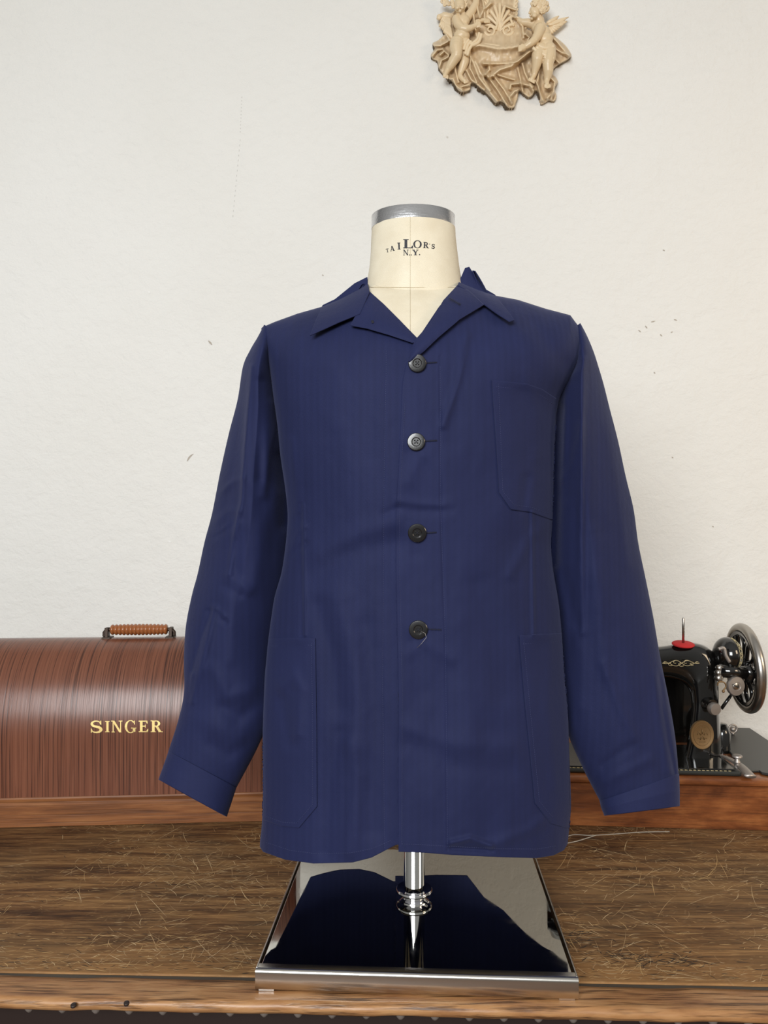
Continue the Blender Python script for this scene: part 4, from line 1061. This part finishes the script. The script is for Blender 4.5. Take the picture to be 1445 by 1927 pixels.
# bobbin winder
mb = MB(); tube(mb, [P(1352, 1262, 1.472), P(1402, 1266, 1.475)], .0125, 24); wnd = mb.build('winder_body', M['japan'], sm)
mb = MB(); tube(mb, [P(1404, 1254, 1.475), P(1412, 1268, 1.475), P(1408, 1284, 1.475)], [.009, .011, .008], 16); mb.build('winder_bracket', M['japan'], wnd)
mb = MB(); tube(mb, catmull([P(1352, 1222, 1.463), P(1362, 1220, 1.463), P(1366, 1234, 1.463), P(1373, 1246, 1.463)], 14), .0034, 12); mb.build('winder_lever', M['steel_dull'], wnd)
mb = MB(); lathe(mb, P(1384, 1291, 1.462), (.25, -1, -.02), [(.0001, -.005), (.0175, -.005), (.0183, -.003), (.0183, .002), (.0175, .0035), (.0085, .0042), (.0080, .0036), (.0001, .0036)], 48); wd = mb.build('winder_pulley', M['steel_dull'], wnd, True, 50)
mb = MB(); lathe(mb, P(1384, 1291, 1.458), (.25, -1, -.02), [(.0068, -.003), (.0068, .0018), (.0060, .0026), (.0001, .0028)], 30); sc_ = mb.build('slotted_screw', M['steel'], wd, True, 50)
c_ = P(1384, 1291, 1.4548); mb = MB(); v, f = box_vf(-.0062, .0062, -.0006, .0006, -.0007, .0007); ca, sa = math.cos(-.5), math.sin(-.5)
v = np.stack((v[:, 0]*ca-v[:, 2]*sa, v[:, 1], v[:, 0]*sa+v[:, 2]*ca), -1); mb.add(v+c_, f); mb.build('screw_slot', M['hole'], sc_, False)
mb = MB()
for dx, dy, r in ((1354, 1257, .006), (1352, 1266, .0058), (1353, 1276, .0065)): lathe(mb, P(dx, dy, 1.468), (0, -1, .1), [(.0001, -.006), (r, -.006), (r, .004), (r*.7, .006), (.0001, .006)], 20)
tube(mb, [P(1356, 1252, 1.466), P(1354, 1280, 1.466)], .0045, 12)
mb.build('tension_clip', M['steel'], wnd, True, 50)
mb = MB(); tube(mb, catmull([P(1350, 1290, 1.466), P(1352, 1284, 1.464), P(1362, 1284, 1.462), P(1366, 1292, 1.462), P(1360, 1300, 1.462)], 20), .0014, 8); ball(mb, P(1361, 1301, 1.462), .003, 10); mb.build('wire_hook', M['brass'], wnd)
mb = MB(); tube(mb, [P(1357, 1334, 1.50), P(1377, 1306, 1.50)], .0032, 12); mb.build('stop_rod', M['japan'], sm)
mb = MB(); v, f = box_vf(P(1150, 1300, 1.66)[0], P(1322, 1300, 1.66)[0], 1.64, 1.67, P(1200, 1438, 1.66)[2], P(1200, 1258, 1.66)[2]); mb.add(v, f); o = mb.build('rear_cover', M['japan'], sm, False); bevel(o, .012, 5)
# rear black housing right of the pillar
mb = MB(); tube(mb, [P(1358, 1362, 1.57), P(1358, 1380, 1.57), P(1358, 1425, 1.57), P(1358, 1432, 1.57)], [.010, .0165, .0175, .018], 24); mb.build('rear_housing', M['japan'], sm)
# hinged dark leaf on the right
zL = .1010
outl = [(1364, 1405), (1364, 1369), (1411, 1370), (1447, 1394), (1510, 1440), (1520, 1470), (1433, 1453), (1428, 1449), (1407, 1450)]
mb = MB(); top = [onplane(x, y, zL) for x, y in outl]; bot = [q-np.array((0, 0, .0045)) for q in top]; n = len(top)
mb.add(top+bot, [tuple(range(n)), tuple(range(n, 2*n))[::-1]]+[(i, (i+1) % n, (i+1) % n+n, i+n) for i in range(n)]); o = mb.build('metal_leaf', M['leaf'], wb, False); bevel(o, .001, 2)
mb = MB(); q = onplane(1379, 1383, zL); 
tube(mb, [q+np.array((.0085*math.cos(a), 0, .0135+.0085*math.sin(a))) for a in np.linspace(0, 2*PI, 28, endpoint=False)], .0022, 10, closed=True)
ball(mb, q+np.array((0, 0, .0125)), .0058, 14); tube(mb, [q, q+np.array((0, 0, .006))], .003, 10); mb.build('ring_knob', M['steel_dull'], o)
# clamp lever and screw
mb = MB(); pts = [onplane(1352, 1420, .1085), onplane(1372, 1428, .108), onplane(1392, 1440, .106), onplane(1412, 1461, .102)]
tube(mb, catmull(pts, 20), [.0045+.006*t for t in np.linspace(0, 1, 20)], 14, flat=.35); cl = mb.build('clamp_lever', M['steel_dull'], sm)
q = onplane(1387, 1446, .100); mb = MB(); lathe(mb, q, (0, 0, 1), [(.0085, .001), (.0055, .004), (.0045, .009), (.0062, .012), (.0048, .015), (.0040, .019), (.0092, .021), (.0092, .024), (.0075, .0255), (.0001, .0255)], 28); mb.build('thumb_screw', M['steel_dull'], cl, True, 50)
# ------------------------------------------------------------------ WALL RELIEF
KS = 1/4.661; US = YW/F*KS       # metres per relief unit
def Rp(cx, cy, d=0):             # d in metres off the wall
    return P(790+cx*KS, cy*KS, YW-d)
relief = empty('cherub_wall_relief', tuple(Rp(700, 900, 0)), 'cream carved relief of two winged cherubs, shell and draped cloth hung high on the wall', 'wall ornament')
outline = [(215, 300), (160, 350), (110, 380), (125, 430), (95, 480), (110, 520), (150, 540), (165, 600), (200, 650), (260, 700), (300, 740), (330, 790), (370, 810), (440, 790), (450, 740), (480, 735), (530, 780), (560, 800), (620, 860), (660, 905), (700, 893), (735, 905), (765, 942), (800, 950), (830, 940), (845, 900), (860, 860), (870, 800), (900, 820), (950, 855), (990, 840), (1010, 800), (1035, 810), (1050, 850), (1060, 915), (1100, 905), (1130, 885), (1180, 890), (1200, 840), (1185, 780), (1212, 720), (1195, 680), (1160, 640), (1180, 600), (1235, 560), (1290, 530), (1330, 490), (1310, 440), (1280, 400), (1250, 370), (1200, 330), (1120, 280), (1000, 260), (945, 250), (915, 215), (890, 185), (850, 150), (858, 60), (830, 20), (850, -60), (800, -200), (720, -260), (600, -260), (500, -200), (400, -90), (380, 0), (300, 90), (250, 140), (200, 250)]
op = np.array(outline, float)
gx = np.arange(80, 1350, 2.6); gy = np.arange(-280, 965, 2.6); GXr, GYr = np.meshgrid(gx, gy)
op2 = catmull(np.vstack((op, op[:1])), 520)
inside = np.zeros(GXr.shape, bool); dmin = np.full(GXr.shape, 1e9)
for (x0, y0), (x1, y1) in zip(op2[:-1], op2[1:]):
    if y0 != y1:
        cond = ((y0 > GYr) != (y1 > GYr)) & (GXr < (x1-x0)*(GYr-y0)/(y1-y0)+x0); inside ^= cond
    L2 = (x1-x0)**2+(y1-y0)**2+1e-9
    t_ = np.clip(((GXr-x0)*(x1-x0)+(GYr-y0)*(y1-y0))/L2, 0, 1); dmin = np.minimum(dmin, (GXr-x0-t_*(x1-x0))**2+(GYr-y0-t_*(y1-y0))**2)
dmin = np.sqrt(dmin)
FR = [([(450, 500), (520, 680), (600, 790), (680, 890)], 15, 9), ([(490, 540), (560, 690), (620, 790)], 12, 7), ([(560, 555), (600, 560), (612, 610), (575, 650)], 14, 9), ([(575, 655), (620, 670), (700, 610), (800, 580), (900, 500), (985, 445)], 20, 12),
      ([(600, 680), (690, 800), (760, 920)], 13, 9), ([(650, 670), (740, 790), (790, 880)], 12, 7), ([(690, 660), (790, 690), (830, 700)], 10, 6), ([(560, 560), (700, 560), (860, 540), (960, 450)], 11, 6),
      ([(800, 900), (790, 850), (830, 800), (860, 790)], 12, 8), ([(790, 780), (800, 740), (880, 730), (960, 750), (1000, 800)], 14, 10), ([(900, 560), (920, 640), (950, 700), (990, 760)], 13, 8), ([(860, 600), (880, 690), (900, 800)], 11, 7),
      ([(1050, 600), (1030, 740), (1080, 880)], 12, 8), ([(1000, 690), (1040, 760), (1060, 880)], 9, 6), ([(1130, 660), (1185, 720), (1170, 800), (1120, 860)], 14, 9), ([(1180, 780), (1150, 870)], 10, 6),
      ([(1180, 340), (1230, 400), (1300, 480)], 15, 8), ([(1180, 420), (1240, 460), (1310, 490)], 12, 7), ([(1170, 500), (1220, 550)], 12, 7), ([(1170, 560), (1170, 640)], 12, 7),
      ([(120, 400), (180, 400), (270, 350)], 15, 9), ([(110, 490), (150, 440), (200, 430)], 12, 8), ([(180, 480), (215, 450), (250, 480)], 12, 8), ([(170, 590), (190, 530), (250, 500)], 12, 7), ([(230, 700), (290, 690), (310, 750), (370, 795)], 14, 9), ([(370, 800), (360, 760), (440, 740)], 12, 8),
      ([(300, 560), (320, 650), (340, 720)], 12, 7), ([(410, 620), (450, 700), (560, 790)], 12, 8), ([(440, 480), (440, 600), (500, 720)], 10, 6),
      ([(470, 410), (520, 395), (700, 425), (860, 405)], 26, 13), ([(480, 230), (500, 330), (440, 400)], 16, 10), ([(420, 60), (470, 130), (490, 260)], 15, 9), ([(430, -60), (500, 40), (520, 150)], 14, 8), ([(540, -100), (560, 60), (530, 160)], 12, 8),
      ([(790, 130), (860, 170), (900, 230), (910, 330)], 14, 6), ([(930, 300), (960, 330), (940, 370)], 14, 9), ([(200, 250), (250, 330), (300, 420)], 14, 7), ([(760, 60), (850, 90), (840, 150)], 12, 8), ([(620, 30), (570, 80), (570, 160)], 14, 8)]
h = 12+seg_field(GXr, GYr, [(p_, w_*1.15, a_*1.15) for p_, w_, a_ in FR])*1.35+7*vnoise(GXr/60, GYr/90)+4*vnoise(GXr/26+8, GYr/36)
bowl = ((GXr > 470) & (GXr < 900) & (GYr > 240) & (GYr < 545))
cent = np.exp(-(((GXr-690)/190)**4))*np.exp(-(((GYr-430)/130)**4)); h = h*(1-.45*cent)+16*cent*(1-.0*GYr)
h += 7*np.exp(-(((GXr-690)/330)**2))
rim = np.sqrt(np.clip(1-(1-np.clip(dmin/26, 0, 1))**2, 0, 1)); h = (h*(.35+.65*rim)+1.5*np.exp(-((dmin-10)/8)**2))*np.clip(rim*2, 0, 1)
h = np.where(inside, np.maximum(h, 1.2), 0)*.001
# build only inside cells
idx = -np.ones(GXr.shape, int); keepm = inside
idx[keepm] = np.arange(keepm.sum())
XX = (790+GXr*KS-CX)*(YW-h)/F; ZZ = CZ-(GYr*KS-HY)*(YW-h)/F
vv = np.stack((XX[keepm], YW-h[keepm], ZZ[keepm]), -1); vb = vv.copy(); vb[:, 1] = YW+.0005
a_, b_, c_, d_ = idx[:-1, :-1], idx[:-1, 1:], idx[1:, 1:], idx[1:, :-1]
ok = (a_ >= 0) & (b_ >= 0) & (c_ >= 0) & (d_ >= 0)
q = np.stack((a_[ok], d_[ok], c_[ok], b_[ok]), -1)
me = bpy.data.meshes.new('draped_plaque'); me.from_pydata(vv.tolist(), [], q.tolist()); me.update()
bm = bmesh.new(); bm.from_mesh(me)
be = [e for e in bm.edges if e.is_boundary]
r_ = bmesh.ops.extrude_edge_only(bm, edges=be)
for v_ in [g for g in r_['geom'] if isinstance(g, bmesh.types.BMVert)]: v_.co.y = YW+.0005
bmesh.ops.delete(bm, geom=[v_ for v_ in bm.verts if not v_.link_faces], context='VERTS')
bmesh.ops.recalc_face_normals(bm, faces=bm.faces[:]); bm.to_mesh(me); bm.free()
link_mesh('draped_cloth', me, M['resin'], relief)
def blob(mb, chain):
    """chain: (cx, cy, r, d) in relief units, interpolated spheres"""
    for (x0, y0, r0, d0), (x1, y1, r1, d1) in zip(chain[:-1], chain[1:]):
        L_ = math.hypot(x1-x0, y1-y0, d1-d0); n_ = max(2, int(L_/(min(r0, r1)*.28))+1)
        for i in range(n_):
            t = i/(n_-1)
            ball(mb, Rp(x0+(x1-x0)*t, y0+(y1-y0)*t, (d0+(d1-d0)*t)*US), (r0+(r1-r0)*t)*US*1.12, 16)
def ell(mb, cx, cy, d, rx, ry, rd): ball(mb, Rp(cx, cy, d*US), 1, 24, sc=(rx*US, rd*US, ry*US))
def fuse(mb, name, parent, vox=.0008, sm=8):
    o = mb.build(name, M['resin_body'], parent)
    m_ = o.modifiers.new('Remesh', 'REMESH'); m_.mode = 'VOXEL'; m_.voxel_size = vox; m_.use_smooth_shade = True
    m_ = o.modifiers.new('Smooth', 'SMOOTH'); m_.factor = .5; m_.iterations = sm
    return o
# left cherub
mb = MB()
ell(mb, 347, 45, 150, 50, 62, 52); ell(mb, 352, 75, 160, 44, 38, 46)                # skull, jaw
ell(mb, 328, 72, 192, 15, 14, 14); ell(mb, 372, 70, 190, 15, 14, 13); ell(mb, 352, 58, 203, 6, 12, 9); ell(mb, 353, 66, 209, 7.5, 6, 7); ell(mb, 353, 86, 200, 13, 3.6, 6); ell(mb, 354, 92, 198, 10, 4, 6); ell(mb, 352, 102, 192, 12, 8, 10)
ell(mb, 331, 45, 196, 10, 5, 7); ell(mb, 371, 43, 194, 10, 5, 7); ell(mb, 350, 26, 186, 34, 10, 14)
blob(mb, [(352, 110, 34, 125), (362, 140, 40, 115)])
ell(mb, 372, 185, 118, 66, 55, 46); ell(mb, 350, 190, 140, 28, 24, 22); ell(mb, 398, 190, 138, 26, 24, 20)
ell(mb, 372, 255, 115, 62, 60, 48); ell(mb, 368, 315, 120, 70, 55, 56); ell(mb, 335, 370, 105, 70, 52, 50)
blob(mb, [(325, 385, 58, 120), (318, 425, 54, 140), (325, 470, 42, 150), (322, 490, 40, 148), (295, 530, 38, 130), (268, 575, 32, 115), (243, 615, 20, 105), (236, 630, 21, 105)])
blob(mb, [(236, 628, 20, 108), (225, 650, 16, 120), (220, 665, 14, 126)])
for i in range(5): blob(mb, [(208+i*9, 655+i*3, 7, 126), (206+i*9.5, 674+i*4, 6-.4*i, 128)])
blob(mb, [(390, 400, 56, 95), (400, 450, 44, 95), (400, 490, 38, 92), (388, 545, 38, 86), (372, 600, 30, 80), (352, 650, 20, 78), (352, 668, 21, 80), (375, 700, 17, 92), (395, 712, 15, 98)])
for i in range(5): blob(mb, [(385+i*6, 718-i*1, 7, 100), (393+i*6, 730-i*2, 5.5, 102)])
blob(mb, [(322, 175, 38, 120), (335, 215, 34, 140), (368, 250, 30, 158), (405, 256, 27, 165), (440, 248, 24, 165), (468, 236, 19, 162)])
blob(mb, [(470, 235, 19, 160), (498, 222, 21, 158)])
for i in range(4): blob(mb, [(505, 205+i*11, 8.5, 165), (522, 198+i*11, 8, 170), (532, 206+i*12, 7, 166)])
blob(mb, [(492, 205, 8, 170), (505, 185, 7, 172)])
blob(mb, [(500, 190, 16, 120), (550, 178, 15, 110), (575, 180, 16, 105)])
for i in range(4): blob(mb, [(570, 170+i*9, 7, 110), (598, 172+i*8, 6, 108), (612, 184+i*5, 5.5, 100)])
blob(mb, [(410, 160, 34, 100), (450, 110, 34, 90), (490, 40, 30, 80), (500, -30, 26, 75)])
lc = fuse(mb, 'cherub', relief)
mb = MB(); rr = random.Random(5)
for i in range(46):
    a = rr.uniform(-.35*PI, 1.25*PI); q = rr.uniform(.82, 1.08)
    x, y = 345+62*q*math.cos(a)*1.0-6, 22-60*q*math.sin(a); d = 150+rr.uniform(-20, 40)*(1-abs(math.cos(a)))
    pts = [Rp(x+12*(1-.6*t)*math.cos(5*t+a), y+12*(1-.6*t)*math.sin(5*t+a), (d+6*t)*US) for t in np.linspace(0, 1, 9)]
    tube(mb, pts, 7*US, 8)
for i in range(16):
    x, y = 215+rr.uniform(-20, 55), rr.uniform(-25, 45)
    tube(mb, [Rp(x+11*math.cos(5*t), y+11*math.sin(5*t), (115+6*t)*US) for t in np.linspace(0, 1, 9)], 7*US, 8)
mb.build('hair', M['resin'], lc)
def wing(name, root, feathers, parent):
    mb = MB()
    for (x0, y0, x1, y1, w, d) in feathers:
        pts = np.array([Rp(x0+(x1-x0)*t, y0+(y1-y0)*t+6*math.sin(PI*t), (d+5*math.sin(PI*t))*US) for t in np.linspace(0, 1, 10)])
        tube(mb, pts, np.array([.5, .8, 1, 1, 1, 1, .95, .8, .55, .2])*w*US, 10, flat=1)
    return mb.build(name, M['resin'], parent)
fe = []
for i in range(8): fe.append((205+i*6, 175+i*3, 172+i*17-(0 if i > 2 else 6), 235+i*16, 15, 60+i*2))
for i in range(7): fe.append((230+i*5, 120+i*5, 180+i*14, 190+i*10, 13, 72))
for i in range(7): fe.append((235+i*5, 230, 205+i*13, 290+i*10, 12, 78))
fe += [(290, 150, 170, 130, 30, 62), (170, 130, 165, 180, 22, 58), (300, 140, 200, 108, 16, 70)]
wing('wing', (300, 150), fe, lc)
# right cherub
mb = MB()
ell(mb, 1040, 70, 150, 64, 66, 52); ell(mb, 1010, 115, 155, 46, 50, 46); ell(mb, 985, 95, 165, 24, 34, 32)
ell(mb, 962, 108, 170, 9, 12, 9); ell(mb, 958, 116, 172, 7.5, 6, 7); ell(mb, 968, 136, 172, 10, 4, 8); ell(mb, 969, 144, 170, 9, 4.5, 8); ell(mb, 980, 166, 165, 15, 11, 14); ell(mb, 1005, 135, 192, 22, 20, 15); ell(mb, 972, 82, 178, 8, 7, 7); ell(mb, 1002, 88, 194, 12, 4.5, 6); ell(mb, 992, 70, 190, 20, 5, 8)
ell(mb, 1068, 110, 190, 9, 15, 8)
blob(mb, [(1035, 150, 36, 130), (1045, 190, 42, 115)])
ell(mb, 1045, 240, 115, 66, 58, 50); ell(mb, 1080, 290, 108, 62, 62, 48); ell(mb, 1100, 350, 115, 66, 58, 56); ell(mb, 1105, 400, 118, 66, 46, 54)
blob(mb, [(1052, 255, 44, 150), (1035, 305, 38, 165), (1008, 350, 31, 172), (970, 382, 28, 170), (935, 405, 22, 165), (915, 412, 20, 162)])
blob(mb, [(905, 420, 26, 160), (885, 432, 20, 165)])
for i in range(4): blob(mb, [(895-i*2, 403+i*13, 8.5, 178), (872, 405+i*14, 8, 176), (866, 414+i*13, 7, 168)])
blob(mb, [(912, 398, 9, 178), (895, 392, 8, 180)])
blob(mb, [(1000, 215, 34, 105), (950, 200, 30, 95), (900, 195, 24, 88), (870, 180, 18, 85)])
blob(mb, [(1060, 440, 54, 120), (1035, 490, 50, 140), (1030, 520, 44, 145), (1022, 570, 37, 130), (1010, 620, 28, 115), (1003, 655, 20, 108), (996, 672, 20, 108), (982, 695, 17, 120)])
for i in range(5): blob(mb, [(960+i*11, 688+i*5, 7, 124), (954+i*12, 705+i*6, 5.8, 126)])
blob(mb, [(1130, 440, 56, 125), (1135, 500, 52, 142), (1125, 545, 44, 148), (1122, 565, 42, 146), (1126, 620, 40, 132), (1120, 670, 30, 118), (1114, 702, 22, 112), (1110, 722, 22, 114), (1114, 742, 19, 126)])
for i in range(5): blob(mb, [(1096+i*11, 752+abs(i-2)*-2, 7.5, 130), (1095+i*12, 772-abs(i-2)*3, 6, 132)])
rc = fuse(mb, 'cherub', relief)
mb = MB(); rr = random.Random(8)
for i in range(70):
    a = rr.uniform(-.42*PI, .93*PI); q = rr.uniform(.5, 1.06)
    x, y = 1046+74*q*math.cos(a), 52-68*q*math.sin(a); d = 150+52*math.sqrt(max(0, 1-q*q*.85))
    tube(mb, [Rp(x+13*(1-.6*t)*math.cos(5*t+i), y+13*(1-.6*t)*math.sin(5*t+i), (d+5*t)*US) for t in np.linspace(0, 1, 9)], 7.5*US, 8)
mb.build('hair', M['resin'], rc)
fe = []
for i in range(8): fe.append((1130+i*8, 235+i*-3, 1150+i*20, 315-i*18, 13, 62))
for i in range(7): fe.append((1120+i*12, 215-i*3, 1200+i*15, 205-i*8, 12, 72))
fe += [(1100, 215, 1305, 150, 15, 64), (1110, 205, 1220, 140, 17, 70), (1160, 200, 1290, 185, 14, 66), (1150, 230, 1260, 215, 13, 66)]
wing('wing', (1110, 210), fe, rc)
# loin cloths
mb = MB()
for pts in ([(430, 350), (400, 390), (385, 440)], [(450, 365), (420, 400), (400, 480)], [(470, 380), (435, 430), (415, 490)], [(520, 290), (500, 350), (440, 395)], [(540, 300), (515, 370), (460, 400)]):
    tube(mb, catmull([Rp(x, y, 150*US) for x, y in pts], 14), 14*US, 10)
mb.build('loincloth', M['resin'], lc)
mb = MB()
for pts in ([(1020, 415), (1080, 455), (1170, 440)], [(990, 420), (1060, 470), (1170, 465)], [(1040, 400), (1100, 425), (1175, 410)], [(1070, 470), (1130, 500), (1180, 480)], [(1090, 500), (1130, 525), (1175, 510)]):
    tube(mb, catmull([Rp(x, y, 172*US) for x, y in pts], 14), 15*US, 10)
mb.build('loincloth', M['resin'], rc)
# shell palmette with scrolls
mb = MB()
for i in range(9):
    a = math.radians(90+(i-4)*17); L_ = 215-10*abs(i-4)
    x1, y1 = 700+L_*math.cos(a)*.72, 275-L_*math.sin(a)*1.08
    if abs(i-4) == 4: y1 += 10
    pts = catmull([Rp(700+(i-4)*3, 290, 58*US), Rp(700+(x1-700)*.35, 275+(y1-275)*.55, 78*US), Rp(x1, y1, 78*US)], 16)
    tube(mb, pts, np.linspace(4, 17, 16)*US, 12)
    ball(mb, Rp(x1, y1, 78*US), 17*US, 12)
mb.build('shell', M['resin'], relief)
for s, cx0, cy0 in ((-1, 617, 265), (1, 768, 262)):
    mb = MB()
    for rs in (0, 1):
        pts = []
        for t in np.linspace(0, 1, 60):
            a = t*4.6*PI/2*1.05+PI*.5; r0 = 12+44*t-rs*10*t
            pts.append(Rp(cx0+s*-r0*math.cos(a)*.95, cy0-r0*math.sin(a)*-1, (78+6*(1-t))*US))
        tube(mb, pts, (np.linspace(6, 9, 60) if rs == 0 else np.linspace(4, 6, 60))*US, 9)
    pts = catmull([Rp(cx0+s*55, cy0-30, 78*US), Rp(cx0+s*30, cy0-90, 80*US), Rp(cx0-s*20+s*60, cy0-120, 78*US), Rp(cx0+s*125, cy0-85, 72*US), Rp(cx0+s*165, cy0-10, 66*US)] if s == 1 else [Rp(cx0-s*45, cy0-0, 78*US), Rp(cx0-s*62, cy0-60, 80*US), Rp(cx0-s*48, cy0-110, 78*US)], 24)
    tube(mb, pts, 11*US, 10); mb.build('scroll', M['resin'], relief)
mb = MB(); pts = catmull([Rp(x, y, d*US) for x, y, d in ((468, 418, 100), (500, 398, 108), (600, 408, 112), (700, 422, 112), (800, 418, 114), (870, 408, 130))], 40)
tube(mb, pts, np.interp(np.linspace(0, 1, 40), [0, .15, .5, .9, 1], [12, 20, 25, 22, 16])*US, 14, flat=1)
mb.build('held_ribbon', M['resin'], relief)
for s, x0 in ((-1, 590), (1, 835)):
    mb = MB()
    for i in range(5):
        y = 130-i*34; tube(mb, catmull([Rp(x0-s*6, y+24, 66*US), Rp(x0+s*14, y, 78*US), Rp(x0+s*(26 if i % 2 else 18), y-22, 84*US)], 8), np.linspace(14, 6, 8)*US, 8)
    tube(mb, [Rp(x0, 150, 62*US), Rp(x0-s*8, 60, 68*US), Rp(x0+s*2, -40, 68*US)], 16*US, 10)
    mb.build('acanthus_leaf', M['resin'], relief)
# ------------------------------------------------------------------ light
def area(name, loc, target, sx, sy, power, col):
    l = bpy.data.lights.new(name, 'AREA'); l.shape = 'RECTANGLE'; l.size = sx; l.size_y = sy; l.energy = power; l.color = col
    o = bpy.data.objects.new(name, l); C.objects.link(o); o.location = loc
    o.rotation_euler = (Vector(target)-Vector(loc)).to_track_quat('-Z', 'Y').to_euler(); return o
area('window_daylight', (-.75, -1.9, 2.1), (.05, 1.3, 1.25), 1.7, 1.3, 110, (.96, .985, 1.0))
area('shop_lamp', (2.2, .1, 1.9), (1.0, 1.75, 1.2), .7, .7, 15, (1.0, .78, .54))
w = bpy.data.worlds.new('room_light'); bpy.context.scene.world = w; w.use_nodes = True
t = w.node_tree; bg = t.nodes['Background']
tc = t.nodes.new('ShaderNodeTexCoord'); sx = t.nodes.new('ShaderNodeSeparateXYZ'); lk(t, tc, 'Generated', sx, 0)
r = ramp(t, [(0, (.08, .065, .05)), (.40, (.20, .18, .155)), (.55, (.55, .54, .51)), (1, (.98, .97, .94))])
t.links.new(math_(t, 'MULTIPLY_ADD', sx.outputs[2], .5, .5), r.inputs['Fac'])
r2 = ramp(t, [(.2, 1.0), (.62, .42)])
t.links.new(math_(t, 'MULTIPLY_ADD', sx.outputs[1], .5, .5), r2.inputs['Fac'])
t.links.new(mixc(t, 1.0, r.outputs[0], r2.outputs[0], 'MULTIPLY'), bg.inputs['Color']); bg.inputs['Strength'].default_value = .53
# ------------------------------------------------------------------ camera
cam = bpy.data.cameras.new('camera'); co = bpy.data.objects.new('camera', cam); C.objects.link(co)
co.location = (0, 0, CZ); co.rotation_euler = (PI/2, 0, 0)
cam.sensor_fit = 'VERTICAL'; cam.sensor_height = 24; cam.lens = F/1927*24; cam.shift_y = (HY-963.5)/1927; cam.clip_start = .02
sc = bpy.context.scene; sc.camera = co
sc.view_settings.view_transform = 'Standard'; sc.view_settings.look = 'None'; sc.view_settings.exposure = 0; sc.view_settings.gamma = 1
